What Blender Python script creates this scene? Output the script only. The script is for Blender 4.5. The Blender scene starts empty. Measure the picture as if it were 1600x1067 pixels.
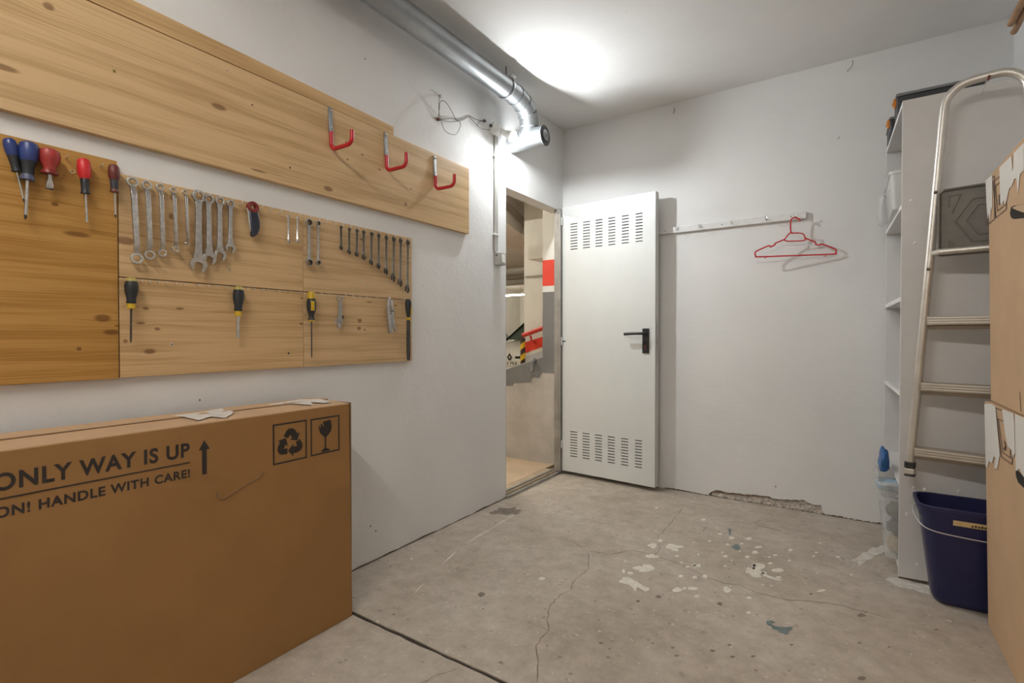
import bpy, bmesh, math, random
from mathutils import Vector, Matrix, noise as mnoise
random.seed(7)
PI = math.pi
R_ = math.radians
scene = bpy.context.scene
COL = scene.collection

# ------------------------------------------------------------------ camera
CAM = Vector((1.85, 0.0, 1.06))
YAW = R_(33.6); PITCH = R_(-0.69); FPX = 790.0
cam_d = bpy.data.cameras.new('camera'); cam = bpy.data.objects.new('camera', cam_d); COL.objects.link(cam)
cam_d.sensor_fit = 'HORIZONTAL'; cam_d.sensor_width = 36.0; cam_d.lens = 36.0 * FPX / 1600.0
cam_d.clip_start = 0.02
cam.location = CAM; cam.rotation_euler = (PI / 2 + PITCH, 0, YAW)
scene.camera = cam
# ------------------------------------------------------------------ world, exposure
w = bpy.data.worlds.new('world'); scene.world = w; w.use_nodes = True
w.node_tree.nodes['Background'].inputs[0].default_value = (0.8, 0.85, 0.9, 1)
w.node_tree.nodes['Background'].inputs[1].default_value = 0.02
scene.view_settings.view_transform = 'Standard'; scene.view_settings.look = 'None'
scene.view_settings.gamma = 1.0; scene.view_settings.use_curve_mapping = False
scene.view_settings.exposure = 0.0
BULB_W = 1120.0       # emission strength of the bare bulb
BULB_TH = 74.0        # half angle of its glowing dome, the rest is an opaque body
ROOM_TUBE_W = 210.0   # emission strength of the tube lamp behind the viewer
TUBE_W = 130.0         # emission strength of the garage tubes

# ------------------------------------------------------------------ pixel rays
CROT = cam.rotation_euler.to_matrix()
def ray(px, py):
    return CROT @ Vector(((px - 800.0) / FPX, -(py - 533.5) / FPX, -1.0))
def onx(px, py, X):
    d = ray(px, py); return CAM + d * ((X - CAM.x) / d.x)
def ony(px, py, Y):
    d = ray(px, py); return CAM + d * ((Y - CAM.y) / d.y)
def onz(px, py, Z=0.0):
    d = ray(px, py); return CAM + d * ((Z - CAM.z) / d.z)

# ------------------------------------------------------------------ materials
MATS = {}
def newmat(name):
    m = bpy.data.materials.new(name); m.use_nodes = True
    nt = m.node_tree; b = nt.nodes['Principled BSDF']
    MATS[name] = m
    return m, nt, b
def mat(name, col, rough=0.5, metal=0.0, var=0.0, vscale=8.0, bump=0.0, bscale=60.0, spec=None, stretch=(1,1,1), col2=None):
    """plain procedural material: colour with noise variation, noise bump"""
    m, nt, b = newmat(name)
    b.inputs['Roughness'].default_value = rough; b.inputs['Metallic'].default_value = metal
    if spec is not None: b.inputs['Specular IOR Level'].default_value = spec
    c = (*col, 1)
    b.inputs['Base Color'].default_value = c
    N, L = nt.nodes, nt.links
    pos = None
    if var or bump or col2:
        g = N.new('ShaderNodeTexCoord')
        mp = N.new('ShaderNodeMapping'); mp.inputs['Scale'].default_value = stretch
        L.new(g.outputs['Object'], mp.inputs[0]); pos = mp.outputs[0]
    if var or col2:
        n = N.new('ShaderNodeTexNoise'); n.inputs['Scale'].default_value = vscale; n.inputs['Detail'].default_value = 6
        n.inputs['Roughness'].default_value = 0.62
        L.new(pos, n.inputs['Vector'])
        r = N.new('ShaderNodeValToRGB'); L.new(n.outputs['Fac'], r.inputs[0])
        r.color_ramp.elements[0].position = 0.32; r.color_ramp.elements[1].position = 0.68
        a = col2 if col2 else tuple(x * (1 - var) for x in col)
        z = col if col2 else tuple(min(1, x * (1 + var)) for x in col)
        r.color_ramp.elements[0].color = (*a, 1); r.color_ramp.elements[1].color = (*z, 1)
        L.new(r.outputs[0], b.inputs['Base Color'])
    if bump:
        n = N.new('ShaderNodeTexNoise'); n.inputs['Scale'].default_value = bscale; n.inputs['Detail'].default_value = 5
        L.new(pos, n.inputs['Vector'])
        bp = N.new('ShaderNodeBump'); bp.inputs['Strength'].default_value = bump; bp.inputs['Distance'].default_value = 0.01
        L.new(n.outputs['Fac'], bp.inputs['Height']); L.new(bp.outputs[0], b.inputs['Normal'])
    return m
def emis(name, col, s):
    m, nt, b = newmat(name)
    b.inputs['Base Color'].default_value = (*col, 1)
    b.inputs['Emission Color'].default_value = (*col, 1); b.inputs['Emission Strength'].default_value = s
    return m

def wall_mat(name, col, dirt=(0.55, 0.52, 0.49)):
    m, nt, b = newmat(name); N, L = nt.nodes, nt.links
    b.inputs['Roughness'].default_value = 0.75; b.inputs['Specular IOR Level'].default_value = 0.25
    g = N.new('ShaderNodeNewGeometry')
    n1 = N.new('ShaderNodeTexNoise'); n1.inputs['Scale'].default_value = 2.2; n1.inputs['Detail'].default_value = 7
    n2 = N.new('ShaderNodeTexNoise'); n2.inputs['Scale'].default_value = 45; n2.inputs['Detail'].default_value = 4
    n3 = N.new('ShaderNodeTexNoise'); n3.inputs['Scale'].default_value = 9; n3.inputs['Detail'].default_value = 3
    for n in (n1, n2, n3): L.new(g.outputs['Position'], n.inputs['Vector'])
    r = N.new('ShaderNodeValToRGB'); L.new(n1.outputs['Fac'], r.inputs[0])
    r.color_ramp.elements[0].position = 0.25; r.color_ramp.elements[0].color = (*[c * 0.93 for c in col], 1)
    r.color_ramp.elements[1].position = 0.65; r.color_ramp.elements[1].color = (*col, 1)
    # small scuffs
    v = N.new('ShaderNodeTexVoronoi'); v.inputs['Scale'].default_value = 4.2; L.new(g.outputs['Position'], v.inputs['Vector'])
    vr = N.new('ShaderNodeMapRange'); vr.inputs[1].default_value = 0.018; vr.inputs[2].default_value = 0.03
    vr.inputs[3].default_value = 0.5; vr.inputs[4].default_value = 0.0; L.new(v.outputs['Distance'], vr.inputs[0])
    mx = N.new('ShaderNodeMix'); mx.data_type = 'RGBA'; L.new(vr.outputs[0], mx.inputs[0])
    L.new(r.outputs[0], mx.inputs[6]); mx.inputs[7].default_value = (*dirt, 1)
    L.new(mx.outputs[2], b.inputs['Base Color'])
    ad = N.new('ShaderNodeMath'); ad.operation = 'MULTIPLY_ADD'; ad.inputs[1].default_value = 0.35
    L.new(n2.outputs['Fac'], ad.inputs[0]); L.new(n3.outputs['Fac'], ad.inputs[2])
    bp = N.new('ShaderNodeBump'); bp.inputs['Strength'].default_value = 0.22; bp.inputs['Distance'].default_value = 0.012
    L.new(ad.outputs[0], bp.inputs['Height']); L.new(bp.outputs[0], b.inputs['Normal'])
    return m

def floor_mat(name):
    m, nt, b = newmat(name); N, L = nt.nodes, nt.links
    b.inputs['Roughness'].default_value = 0.62; b.inputs['Specular IOR Level'].default_value = 0.35
    g = N.new('ShaderNodeNewGeometry')
    def noise(s, d, rough=0.6):
        n = N.new('ShaderNodeTexNoise'); n.inputs['Scale'].default_value = s; n.inputs['Detail'].default_value = d
        n.inputs['Roughness'].default_value = rough; L.new(g.outputs['Position'], n.inputs['Vector']); return n
    n1 = noise(2.1, 9, 0.7); n2 = noise(13, 9, 0.78); n3 = noise(70, 5)
    r = N.new('ShaderNodeValToRGB'); L.new(n1.outputs['Fac'], r.inputs[0])
    e = r.color_ramp.elements; e[0].position = 0.3; e[0].color = (0.41, 0.345, 0.275, 1); e[1].position = 0.7; e[1].color = (0.60, 0.54, 0.465, 1)
    x = e.new(0.5); x.color = (0.515, 0.45, 0.375, 1)
    r2 = N.new('ShaderNodeValToRGB'); L.new(n2.outputs['Fac'], r2.inputs[0])
    e = r2.color_ramp.elements; e[0].position = 0.3; e[0].color = (0.60, 0.575, 0.55, 1); e[1].position = 0.60; e[1].color = (1, 1, 1, 1)
    mu = N.new('ShaderNodeMix'); mu.data_type = 'RGBA'; mu.blend_type = 'MULTIPLY'; mu.inputs[0].default_value = 0.7
    L.new(r.outputs[0], mu.inputs[6]); L.new(r2.outputs[0], mu.inputs[7])
    last = mu.outputs[2]
    for sc, lo, hi, colr, amt in ((9.0, 0.03, 0.075, (0.17, 0.135, 0.105), 0.8), (6.3, 0.02, 0.06, (0.76, 0.73, 0.66), 0.9), (23.0, 0.05, 0.16, (0.2, 0.165, 0.13), 0.7), (34.0, 0.05, 0.2, (0.76, 0.72, 0.66), 0.7), (15.0, 0.05, 0.17, (0.25, 0.2, 0.16), 0.6)):
        v = N.new('ShaderNodeTexVoronoi'); v.inputs['Scale'].default_value = sc
        wv = N.new('ShaderNodeVectorMath'); wv.operation = 'ADD'
        sc2 = N.new('ShaderNodeVectorMath'); sc2.operation = 'SCALE'; sc2.inputs['Scale'].default_value = 0.05
        L.new(n2.outputs['Color'], sc2.inputs[0]); L.new(sc2.outputs[0], wv.inputs[0]); L.new(g.outputs['Position'], wv.inputs[1])
        L.new(wv.outputs[0], v.inputs['Vector'])
        vr = N.new('ShaderNodeMapRange'); vr.inputs[1].default_value = lo; vr.inputs[2].default_value = hi
        vr.inputs[3].default_value = amt; vr.inputs[4].default_value = 0.0; L.new(v.outputs['Distance'], vr.inputs[0])
        # only some of the cells carry a spot
        sp = N.new('ShaderNodeSeparateColor'); L.new(v.outputs['Color'], sp.inputs[0])
        gt = N.new('ShaderNodeMath'); gt.operation = 'GREATER_THAN'; gt.inputs[1].default_value = 0.62; L.new(sp.outputs[0], gt.inputs[0])
        ml = N.new('ShaderNodeMath'); ml.operation = 'MULTIPLY'; L.new(vr.outputs[0], ml.inputs[0]); L.new(gt.outputs[0], ml.inputs[1])
        mx = N.new('ShaderNodeMix'); mx.data_type = 'RGBA'; L.new(ml.outputs[0], mx.inputs[0]); L.new(last, mx.inputs[6]); mx.inputs[7].default_value = (*colr, 1)
        last = mx.outputs[2]
    L.new(last, b.inputs['Base Color'])
    ad = N.new('ShaderNodeMath'); ad.operation = 'MULTIPLY_ADD'; ad.inputs[1].default_value = 0.3
    L.new(n3.outputs['Fac'], ad.inputs[0]); L.new(n2.outputs['Fac'], ad.inputs[2])
    bp = N.new('ShaderNodeBump'); bp.inputs['Strength'].default_value = 0.18; bp.inputs['Distance'].default_value = 0.01
    L.new(ad.outputs[0], bp.inputs['Height']); L.new(bp.outputs[0], b.inputs['Normal'])
    return m

def wood_mat(name, light, dark, knots=(), seed=0.0, freq=26.0):
    """pine: grain along world y, rings across z, knots (y, z, ry, rz) as their own dark eyes"""
    m, nt, b = newmat(name); N, L = nt.nodes, nt.links
    b.inputs['Roughness'].default_value = 0.5; b.inputs['Specular IOR Level'].default_value = 0.3
    g = N.new('ShaderNodeNewGeometry'); sx = N.new('ShaderNodeSeparateXYZ'); L.new(g.outputs['Position'], sx.inputs[0])
    def math_(op, a, c=None, val=None):
        n = N.new('ShaderNodeMath'); n.operation = op
        L.new(a, n.inputs[0])
        if c is not None: L.new(c, n.inputs[1])
        if val is not None: n.inputs[1].default_value = val
        return n.outputs[0]
    zc = sx.outputs['Z']; kmask = None
    for (ky, kz, ry, rz) in knots:
        dy = math_('MULTIPLY', math_('ADD', sx.outputs['Y'], val=-ky), val=1 / ry)
        dz = math_('MULTIPLY', math_('ADD', sx.outputs['Z'], val=-kz), val=1 / rz)
        d2 = math_('ADD', math_('MULTIPLY', dy, dy), math_('MULTIPLY', dz, dz))
        d = math_('SQRT', d2)
        # grain flows around the knot
        dyw = math_('MULTIPLY', dy, val=0.22)
        f = math_('ADD', math_('MULTIPLY', dyw, dyw), math_('MULTIPLY', math_('MULTIPLY', dz, dz), val=0.09))
        f = math_('POWER', math_('ADD', f, val=1.0), val=-3.0)
        zc = math_('ADD', zc, math_('MULTIPLY', math_('MULTIPLY', dz, f), val=-rz * 0.8))
        mr = N.new('ShaderNodeMapRange'); mr.inputs[1].default_value = 0.7; mr.inputs[2].default_value = 1.25; mr.inputs[3].default_value = 0.75; mr.inputs[4].default_value = 0.0
        L.new(d, mr.inputs[0])
        kmask = mr.outputs[0] if kmask is None else math_('MAXIMUM', kmask, mr.outputs[0])
    cb = N.new('ShaderNodeCombineXYZ')
    L.new(math_('MULTIPLY', sx.outputs['Y'], val=0.9), cb.inputs[1]); L.new(math_('MULTIPLY', zc, val=freq), cb.inputs[2]); cb.inputs[0].default_value = seed
    n1 = N.new('ShaderNodeTexNoise'); n1.inputs['Scale'].default_value = 1.6; n1.inputs['Detail'].default_value = 3; n1.inputs['Distortion'].default_value = 0.3
    L.new(cb.outputs[0], n1.inputs['Vector'])
    cb2 = N.new('ShaderNodeCombineXYZ')
    L.new(math_('MULTIPLY', sx.outputs['Y'], val=2.5), cb2.inputs[1]); L.new(math_('MULTIPLY', zc, val=210.0), cb2.inputs[2]); cb2.inputs[0].default_value = seed + 5
    n2 = N.new('ShaderNodeTexNoise'); n2.inputs['Scale'].default_value = 1.5; n2.inputs['Detail'].default_value = 3
    L.new(cb2.outputs[0], n2.inputs['Vector'])
    fac = math_('ADD', math_('MULTIPLY', n1.outputs['Fac'], val=0.55), math_('MULTIPLY', n2.outputs['Fac'], val=0.45))
    r = N.new('ShaderNodeValToRGB'); L.new(fac, r.inputs[0])
    e = r.color_ramp.elements; e[0].position = 0.40; e[0].color = (*[c * 0.86 for c in dark], 1); e[1].position = 0.55; e[1].color = (*light, 1)
    last = r.outputs[0]
    if kmask is not None:
        mx = N.new('ShaderNodeMix'); mx.data_type = 'RGBA'; L.new(kmask, mx.inputs[0]); L.new(last, mx.inputs[6])
        mx.inputs[7].default_value = (dark[0] * 0.30, dark[1] * 0.21, dark[2] * 0.18, 1); last = mx.outputs[2]
    L.new(last, b.inputs['Base Color'])
    bp = N.new('ShaderNodeBump'); bp.inputs['Strength'].default_value = 0.08; bp.inputs['Distance'].default_value = 0.004
    L.new(fac, bp.inputs['Height']); L.new(bp.outputs[0], b.inputs['Normal'])
    return m

def clear_mat(name, col, alpha):
    m, nt, b = newmat(name)
    b.inputs['Base Color'].default_value = (*col, 1); b.inputs['Roughness'].default_value = 0.25
    b.inputs['Alpha'].default_value = alpha
    return m

wall_mat('white_wall', (0.80, 0.795, 0.785))
wall_mat('ceiling_paint', (0.80, 0.795, 0.785))
floor_mat('concrete')
mat('dirt', (0.10, 0.075, 0.055), 0.95, var=0.5, vscale=60)
mat('groove', (0.045, 0.035, 0.027), 0.95, var=0.4, vscale=40)
mat('crack', (0.20, 0.155, 0.12), 0.95)
mat('white_splash', (0.74, 0.70, 0.61), 0.6, var=0.12, vscale=40)
mat('white_smear', (0.76, 0.74, 0.69), 0.7, col2=(0.56, 0.50, 0.43), vscale=22)
mat('teal_splash', (0.16, 0.20, 0.20), 0.6, var=0.3, vscale=50)
mat('dark_stain', (0.22, 0.185, 0.15), 0.8, var=0.4, vscale=50)
mat('mortar', (0.56, 0.50, 0.44), 0.95, var=0.4, vscale=45, bump=0.8, bscale=90)
mat('broken_plaster', (0.33, 0.26, 0.20), 0.95, var=0.4, vscale=60, bump=0.8, bscale=90)
mat('door_paint', (0.70, 0.715, 0.70), 0.42, var=0.03, vscale=4, bump=0.03, bscale=150)
mat('door_edge', (0.62, 0.63, 0.61), 0.45)
mat('frame_metal', (0.34, 0.32, 0.29), 0.5, 0.3, var=0.2)
mat('sill_wood', (0.46, 0.36, 0.25), 0.6, var=0.2, vscale=12)
mat('black_plastic', (0.022, 0.022, 0.024), 0.42)
mat('black_grip', (0.018, 0.02, 0.024), 0.5)
mat('zinc', (0.35, 0.365, 0.375), 0.37, 0.96, var=0.14, vscale=6, bump=0.04, bscale=30)
mat('zinc_seam', (0.10, 0.105, 0.11), 0.6, 0.3)
mat('steel', (0.56, 0.56, 0.55), 0.30, 0.95, var=0.2, vscale=60)
mat('chrome', (0.74, 0.74, 0.74), 0.22, 1.0)
mat('dark_steel', (0.10, 0.09, 0.078), 0.38, 0.8, var=0.3, vscale=60)
mat('nail_steel', (0.72, 0.70, 0.66), 0.35, 0.6)
mat('red_plastic', (0.62, 0.025, 0.03), 0.4)
mat('red_rubber', (0.50, 0.018, 0.025), 0.38)
mat('dark_red', (0.20, 0.018, 0.016), 0.4)
mat('worn_red', (0.36, 0.035, 0.028), 0.45, var=0.2, vscale=40)
mat('brown_red', (0.14, 0.03, 0.022), 0.45)
mat('blue_plastic', (0.025, 0.045, 0.18), 0.35)
mat('grey_blue', (0.075, 0.085, 0.15), 0.45)
mat('yellow_plastic', (0.62, 0.40, 0.02), 0.4)
mat('olive_yellow', (0.42, 0.33, 0.08), 0.45)
mat('navy_blade_cover', (0.02, 0.026, 0.045), 0.35)
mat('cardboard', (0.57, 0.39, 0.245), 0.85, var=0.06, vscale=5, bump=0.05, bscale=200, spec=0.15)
mat('cardboard_shaded', (0.325, 0.175, 0.066), 0.85, var=0.06, vscale=5, bump=0.05, bscale=200, spec=0.15)  # darker cardboard copy, the left box's shade put into its colour
mat('cardboard_edge', (0.22, 0.13, 0.065), 0.9)
mat('ink', (0.028, 0.02, 0.016), 0.7)
mat('faded_ink', (0.10, 0.06, 0.04), 0.8)
mat('white_tape', (0.76, 0.73, 0.68), 0.55, var=0.06, vscale=30, bump=0.25, bscale=60, stretch=(6, 6, 0.5))
mat('beige_flap', (0.56, 0.40, 0.25), 0.85)
mat('dark_hole', (0.012, 0.01, 0.008), 0.9)
mat('white_laminate', (0.70, 0.69, 0.68), 0.4, var=0.03, vscale=6, bump=0.1, bscale=14)
mat('laminate_edge', (0.82, 0.81, 0.80), 0.45)
mat('aluminium', (0.66, 0.63, 0.58), 0.4, 0.75, var=0.08, vscale=20)
mat('step_aluminium', (0.42, 0.36, 0.29), 0.45, 0.6, var=0.1, vscale=30)
mat('platform_plastic', (0.135, 0.125, 0.105), 0.5, var=0.12, vscale=20)
mat('navy_plastic', (0.013, 0.015, 0.075), 0.38, bump=0.08, bscale=300)
mat('wire', (0.72, 0.73, 0.74), 0.3, 0.8)
mat('sticker', (0.62, 0.48, 0.24), 0.6, var=0.15, vscale=70)
mat('orange_plastic', (0.78, 0.27, 0.04), 0.4)
mat('toolbox_black', (0.045, 0.047, 0.052), 0.45)
mat('toolbox_lid', (0.21, 0.215, 0.22), 0.45)
clear_mat('clear_plastic', (0.80, 0.81, 0.81), 0.26)
clear_mat('hazy_plastic', (0.80, 0.80, 0.79), 0.45)
mat('blue_bag', (0.03, 0.13, 0.36), 0.4, var=0.4, vscale=18)
mat('pale_blue_bag', (0.33, 0.45, 0.55), 0.4, var=0.3, vscale=18)
mat('green_dark', (0.05, 0.085, 0.05), 0.5)
mat('cream_stuff', (0.58, 0.46, 0.30), 0.6, var=0.3, vscale=30)
mat('white_plastic', (0.78, 0.77, 0.74), 0.4)
mat('switch_grey', (0.48, 0.47, 0.44), 0.45)
mat('cable', (0.26, 0.235, 0.20), 0.6)
mat('connector', (0.09, 0.09, 0.11), 0.5)
mat('rail_white', (0.76, 0.755, 0.74), 0.5, var=0.05, vscale=30)
mat('pole_wood', (0.50, 0.27, 0.13), 0.5, var=0.2, vscale=14)
emis('bulb_glow', (0.93, 0.975, 1.0), BULB_W)
emis('room_tube_glow', (1.0, 0.955, 0.885), ROOM_TUBE_W)
# garage
mat('garage_white', (0.74, 0.73, 0.68), 0.8, var=0.05, vscale=3)
mat('garage_beam', (0.80, 0.75, 0.74), 0.8, var=0.05, vscale=3)
mat('garage_ceiling', (0.74, 0.69, 0.60), 0.85, var=0.06, vscale=3)
mat('garage_cement', (0.50, 0.46, 0.41), 0.85, var=0.16, vscale=4)
mat('garage_grey', (0.185, 0.18, 0.175), 0.7, var=0.12, vscale=6)
mat('garage_floor', (0.55, 0.42, 0.29), 0.7, var=0.12, vscale=4)
mat('band_red', (0.72, 0.05, 0.025), 0.5, var=0.06, vscale=6)
mat('band_yellow', (0.80, 0.50, 0.02), 0.5)
mat('band_black', (0.05, 0.03, 0.025), 0.5)
mat('rail_red', (0.60, 0.05, 0.035), 0.45)
mat('pale_grey', (0.52, 0.55, 0.60), 0.7)
mat('dark_gap', (0.07, 0.065, 0.055), 0.9)
mat('pipe_grey', (0.36, 0.33, 0.29), 0.5, 0.3)
mat('car_paint', (0.78, 0.77, 0.73), 0.25, spec=0.6)
mat('car_glass', (0.10, 0.16, 0.13), 0.08, spec=0.8)  # green of the windscreen reflections put into the base colour
mat('car_black', (0.02, 0.02, 0.02), 0.4)
mat('tyre', (0.03, 0.03, 0.03), 0.8)
mat('plate_white', (0.80, 0.79, 0.72), 0.5)
emis('tube_glow', (1.0, 0.93, 0.80), TUBE_W)
emis('far_tube_glow', (1.0, 0.95, 0.85), 20.0)

# ------------------------------------------------------------------ mesh helpers
class MB:
    def __init__(s): s.v = []; s.f = []
    def add(s, vs, fs):
        o = len(s.v); s.v += [Vector(p) for p in vs]; s.f += [tuple(o + i for i in f) for f in fs]; return s
    def box(s, x0, y0, z0, x1, y1, z1):
        vs = [(x, y, z) for z in (z0, z1) for y in (y0, y1) for x in (x0, x1)]
        return s.add(vs, [(0, 2, 3, 1), (4, 5, 7, 6), (0, 1, 5, 4), (2, 6, 7, 3), (0, 4, 6, 2), (1, 3, 7, 5)])
    def hexa(s, b4, t4):
        """eight corners: bottom loop and top loop"""
        vs = list(b4) + list(t4)
        return s.add(vs, [(3, 2, 1, 0), (4, 5, 6, 7), (0, 1, 5, 4), (1, 2, 6, 5), (2, 3, 7, 6), (3, 0, 4, 7)])
    def prism(s, poly, off):
        """poly: 3d points in one plane; off: extrusion vector"""
        n = len(poly); off = Vector(off); a = [Vector(p) for p in poly]
        fs = [tuple(range(n - 1, -1, -1)), tuple(range(n, 2 * n))]
        fs += [(i, (i + 1) % n, n + (i + 1) % n, n + i) for i in range(n)]
        return s.add(a + [p + off for p in a], fs)
    def loft(s, loops, cap=True, closed=False):
        n = len(loops[0]); vs = [p for l in loops for p in l]; fs = []
        m = len(loops)
        for k in range(m if closed else m - 1):
            k2 = (k + 1) % m
            for i in range(n):
                fs.append((k * n + i, k * n + (i + 1) % n, k2 * n + (i + 1) % n, k2 * n + i))
        if cap and not closed:
            fs.append(tuple(range(n - 1, -1, -1))); fs.append(tuple(range((m - 1) * n, m * n)))
        return s.add(vs, fs)
    def lathe(s, prof, axis='z', o=(0, 0, 0), seg=20, sx=1.0, sy=1.0):
        """prof: (r, h) list along the axis"""
        o = Vector(o); loops = []
        for r, h in prof:
            l = []
            for i in range(seg):
                a = 2 * PI * i / seg; c, d = r * math.cos(a) * sx, r * math.sin(a) * sy
                p = {'z': (c, d, h), 'x': (h, c, d), 'y': (d, h, c)}[axis]
                l.append(o + Vector(p))
            loops.append(l)
        return s.loft(loops)
    def tube(s, pts, r, seg=10, closed=False, r2=None, up=None):
        pts = [Vector(p) for p in pts]; n = len(pts); loops = []
        rr = r if isinstance(r, (list, tuple)) else [r] * n
        prev = None
        for i, p in enumerate(pts):
            if closed: t = pts[(i + 1) % n] - pts[(i - 1) % n]
            else: t = pts[min(i + 1, n - 1)] - pts[max(i - 1, 0)]
            t.normalize()
            if prev is None:
                u = Vector(up) if up else (Vector((0, 0, 1)) if abs(t.z) < 0.9 else Vector((1, 0, 0)))
            else: u = Vector(up) if up else prev
            u = u - t * u.dot(t)
            if u.length < 1e-6: u = Vector((1, 0, 0)) - t * t.x
            u.normalize(); prev = u; q = t.cross(u)
            k = (r2 / r) if r2 else 1.0
            loops.append([p + (u * math.cos(2 * PI * j / seg) * k + q * math.sin(2 * PI * j / seg)) * rr[i] for j in range(seg)])
        return s.loft(loops, closed=closed)
    def annulus(s, c, R, r, x0, x1, seg=24, iseg=None, axis='x', sq=1.0):
        """ring with its hole along x, centre c=(y,z)"""
        loops = []
        for (rad, x) in ((R, x0), (R, x1), (r, x1), (r, x0)):
            loops.append([Vector((x, c[0] + rad * math.cos(2 * PI * i / seg) * sq, c[1] + rad * math.sin(2 * PI * i / seg))) for i in range(seg)])
        return s.loft(loops, closed=True)
    def build(s, name, m, parent=None, smooth=True, bevel=0.0, loc=None, angle=38, bseg=2):
        me = bpy.data.meshes.new(name)
        off = Vector((0, 0, 0))
        if parent is None and loc is not None: off = Vector(loc)
        me.from_pydata([tuple(p - off) for p in s.v], [], s.f)
        bm = bmesh.new(); bm.from_mesh(me)
        bmesh.ops.recalc_face_normals(bm, faces=bm.faces); bm.to_mesh(me); bm.free()
        if smooth:
            for p in me.polygons: p.use_smooth = True
            me.set_sharp_from_angle(angle=R_(angle))
        me.materials.append(MATS[m]); me.update()
        o = bpy.data.objects.new(name, me); COL.objects.link(o)
        if parent is not None: o.parent = parent
        else: o.location = off
        if bevel:
            b = o.modifiers.new('bevel', 'BEVEL'); b.width = bevel; b.segments = bseg; b.limit_method = 'ANGLE'; b.angle_limit = R_(50)
        return o
def world_child(o, root):
    """child built in world coordinates under a moved root"""
    o.parent = root; o.matrix_parent_inverse = (Matrix.Translation(root.location) @ root.rotation_euler.to_matrix().to_4x4()).inverted()
    return o
def tag(o, label, cat, group=None):
    o['label'] = label; o['category'] = cat
    if group: o['group'] = group
    return o
def thing(name, label, cat, loc=(0, 0, 0), rz=0.0, group=None):
    o = bpy.data.objects.new(name, None); COL.objects.link(o); o.empty_display_size = 0.05
    o.location = loc; o.rotation_euler = (0, 0, rz)
    return tag(o, label, cat, group)
def struct(o, label, cat):
    o['kind'] = 'structure'; return tag(o, label, cat)
def part(name, mb, m, root, **k):
    """world-coordinate mesh as a part of root"""
    return world_child(mb.build(name, m, None, **k), root)
def sub(name, mb, m, parent_part, **k):
    """sub-part of a part that itself was built in world or local coordinates"""
    o = mb.build(name, m, None, **k); o.parent = parent_part; return o
def copy_part(src, root, parent=None):
    o = src.copy(); COL.objects.link(o); o.parent = parent or root; return o
def arc(c, r, a0, a1, n, plane='yz', fixed=0.0):
    out = []
    for i in range(n + 1):
        a = a0 + (a1 - a0) * i / n; p, q = c[0] + r * math.cos(a), c[1] + r * math.sin(a)
        out.append({'yz': (fixed, p, q), 'xz': (p, fixed, q), 'xy': (p, q, fixed)}[plane])
    return out
def rough_line(pts, amp, step, seed=0):
    """subdivide a 3d polyline and jitter it"""
    rnd = random.Random(seed); out = []
    for a, b in zip(pts[:-1], pts[1:]):
        a = Vector(a); b = Vector(b); n = max(1, int((b - a).length / step))
        for i in range(n):
            p = a.lerp(b, i / n)
            if i: p = p + Vector((rnd.uniform(-amp, amp), rnd.uniform(-amp, amp), rnd.uniform(-amp, amp)))
            out.append(p)
    out.append(Vector(pts[-1])); return out

# ------------------------------------------------------------------ room dimensions
XR, YB, YF, ZC = 2.53, 3.50, -2.6, 2.645
DY0, DY1, DZ = 2.71, 3.415, 2.02          # doorway in the left wall
WT = 0.10

# ================================================================== structure
# ---- floor: two slabs with an open joint at y = 1.262
def slab(x0, y0, x1, y1, seed):
    rnd = random.Random(seed); n = 70
    a = [(x0 + (x1 - x0) * i / n, y0 + rnd.uniform(-.0022, .0022), 0) for i in range(n + 1)]
    b = [(x1 - (x1 - x0) * i / n, y1 + rnd.uniform(-.0022, .0022), 0) for i in range(n + 1)]
    return MB().prism(a + b, (0, 0, -0.06))
JY = 1.262
bed = MB().box(-0.1, YF, -0.12, XR + 0.1, YB + 0.1, -0.06).build('floor', 'groove', None, smooth=False)
struct(bed, 'worn beige concrete floor of the storage room with cracks and paint splashes', 'floor')
part('joint_filling', MB().box(0.002, JY - 0.012, -0.058, XR - .002, JY + 0.012, -0.005), 'groove', bed, smooth=False)
part('concrete_slab', slab(0, YF, XR, JY - 0.008, 1), 'concrete', bed, smooth=False)
part('concrete_slab', slab(0, JY + 0.008, XR, YB, 2), 'concrete', bed, smooth=False)

def floor_strip(pts_px, wd, name, m, seed, amp=0.004, step=0.02, z=0.0006):
    pts = [onz(*p) for p in pts_px]
    line = rough_line(pts, amp, step, seed); rnd = random.Random(seed + 9)
    L_, R2 = [], []
    n = len(line)
    for i, p in enumerate(line):
        t = (line[min(i + 1, n - 1)] - line[max(i - 1, 0)]); t.z = 0; t.normalize()
        q = Vector((-t.y, t.x, 0)) * wd * rnd.uniform(0.35, 1.0) * (0.3 if i in (0, n - 1) else 1)
        L_.append(Vector((p.x + q.x, p.y + q.y, z))); R2.append(Vector((p.x - q.x, p.y - q.y, z)))
    mb = MB(); vs = L_ + R2
    mb.add(vs, [(i, i + 1, n + i + 1, n + i) for i in range(n - 1)])
    return part(name, mb, m, bed, smooth=False)
def z7(pts): return [(380 + x / 2.667, 780 + y / 2.667) for x, y in pts]
def z8(pts): return [(900 + x / 2.424, 740 + y / 2.424) for x, y in pts]
floor_strip(z7([(1225, 765), (1230, 680), (1220, 610), (1275, 545), (1265, 500), (1280, 440), (1320, 400), (1365, 380), (1380, 340), (1440, 290), (1440, 240), (1430, 215)]), 0.0022, 'crack', 'crack', 11)
floor_strip(z7([(1290, 160), (1380, 180), (1430, 215), (1530, 230), (1600, 218)]), 0.0018, 'crack', 'crack', 12)
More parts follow.
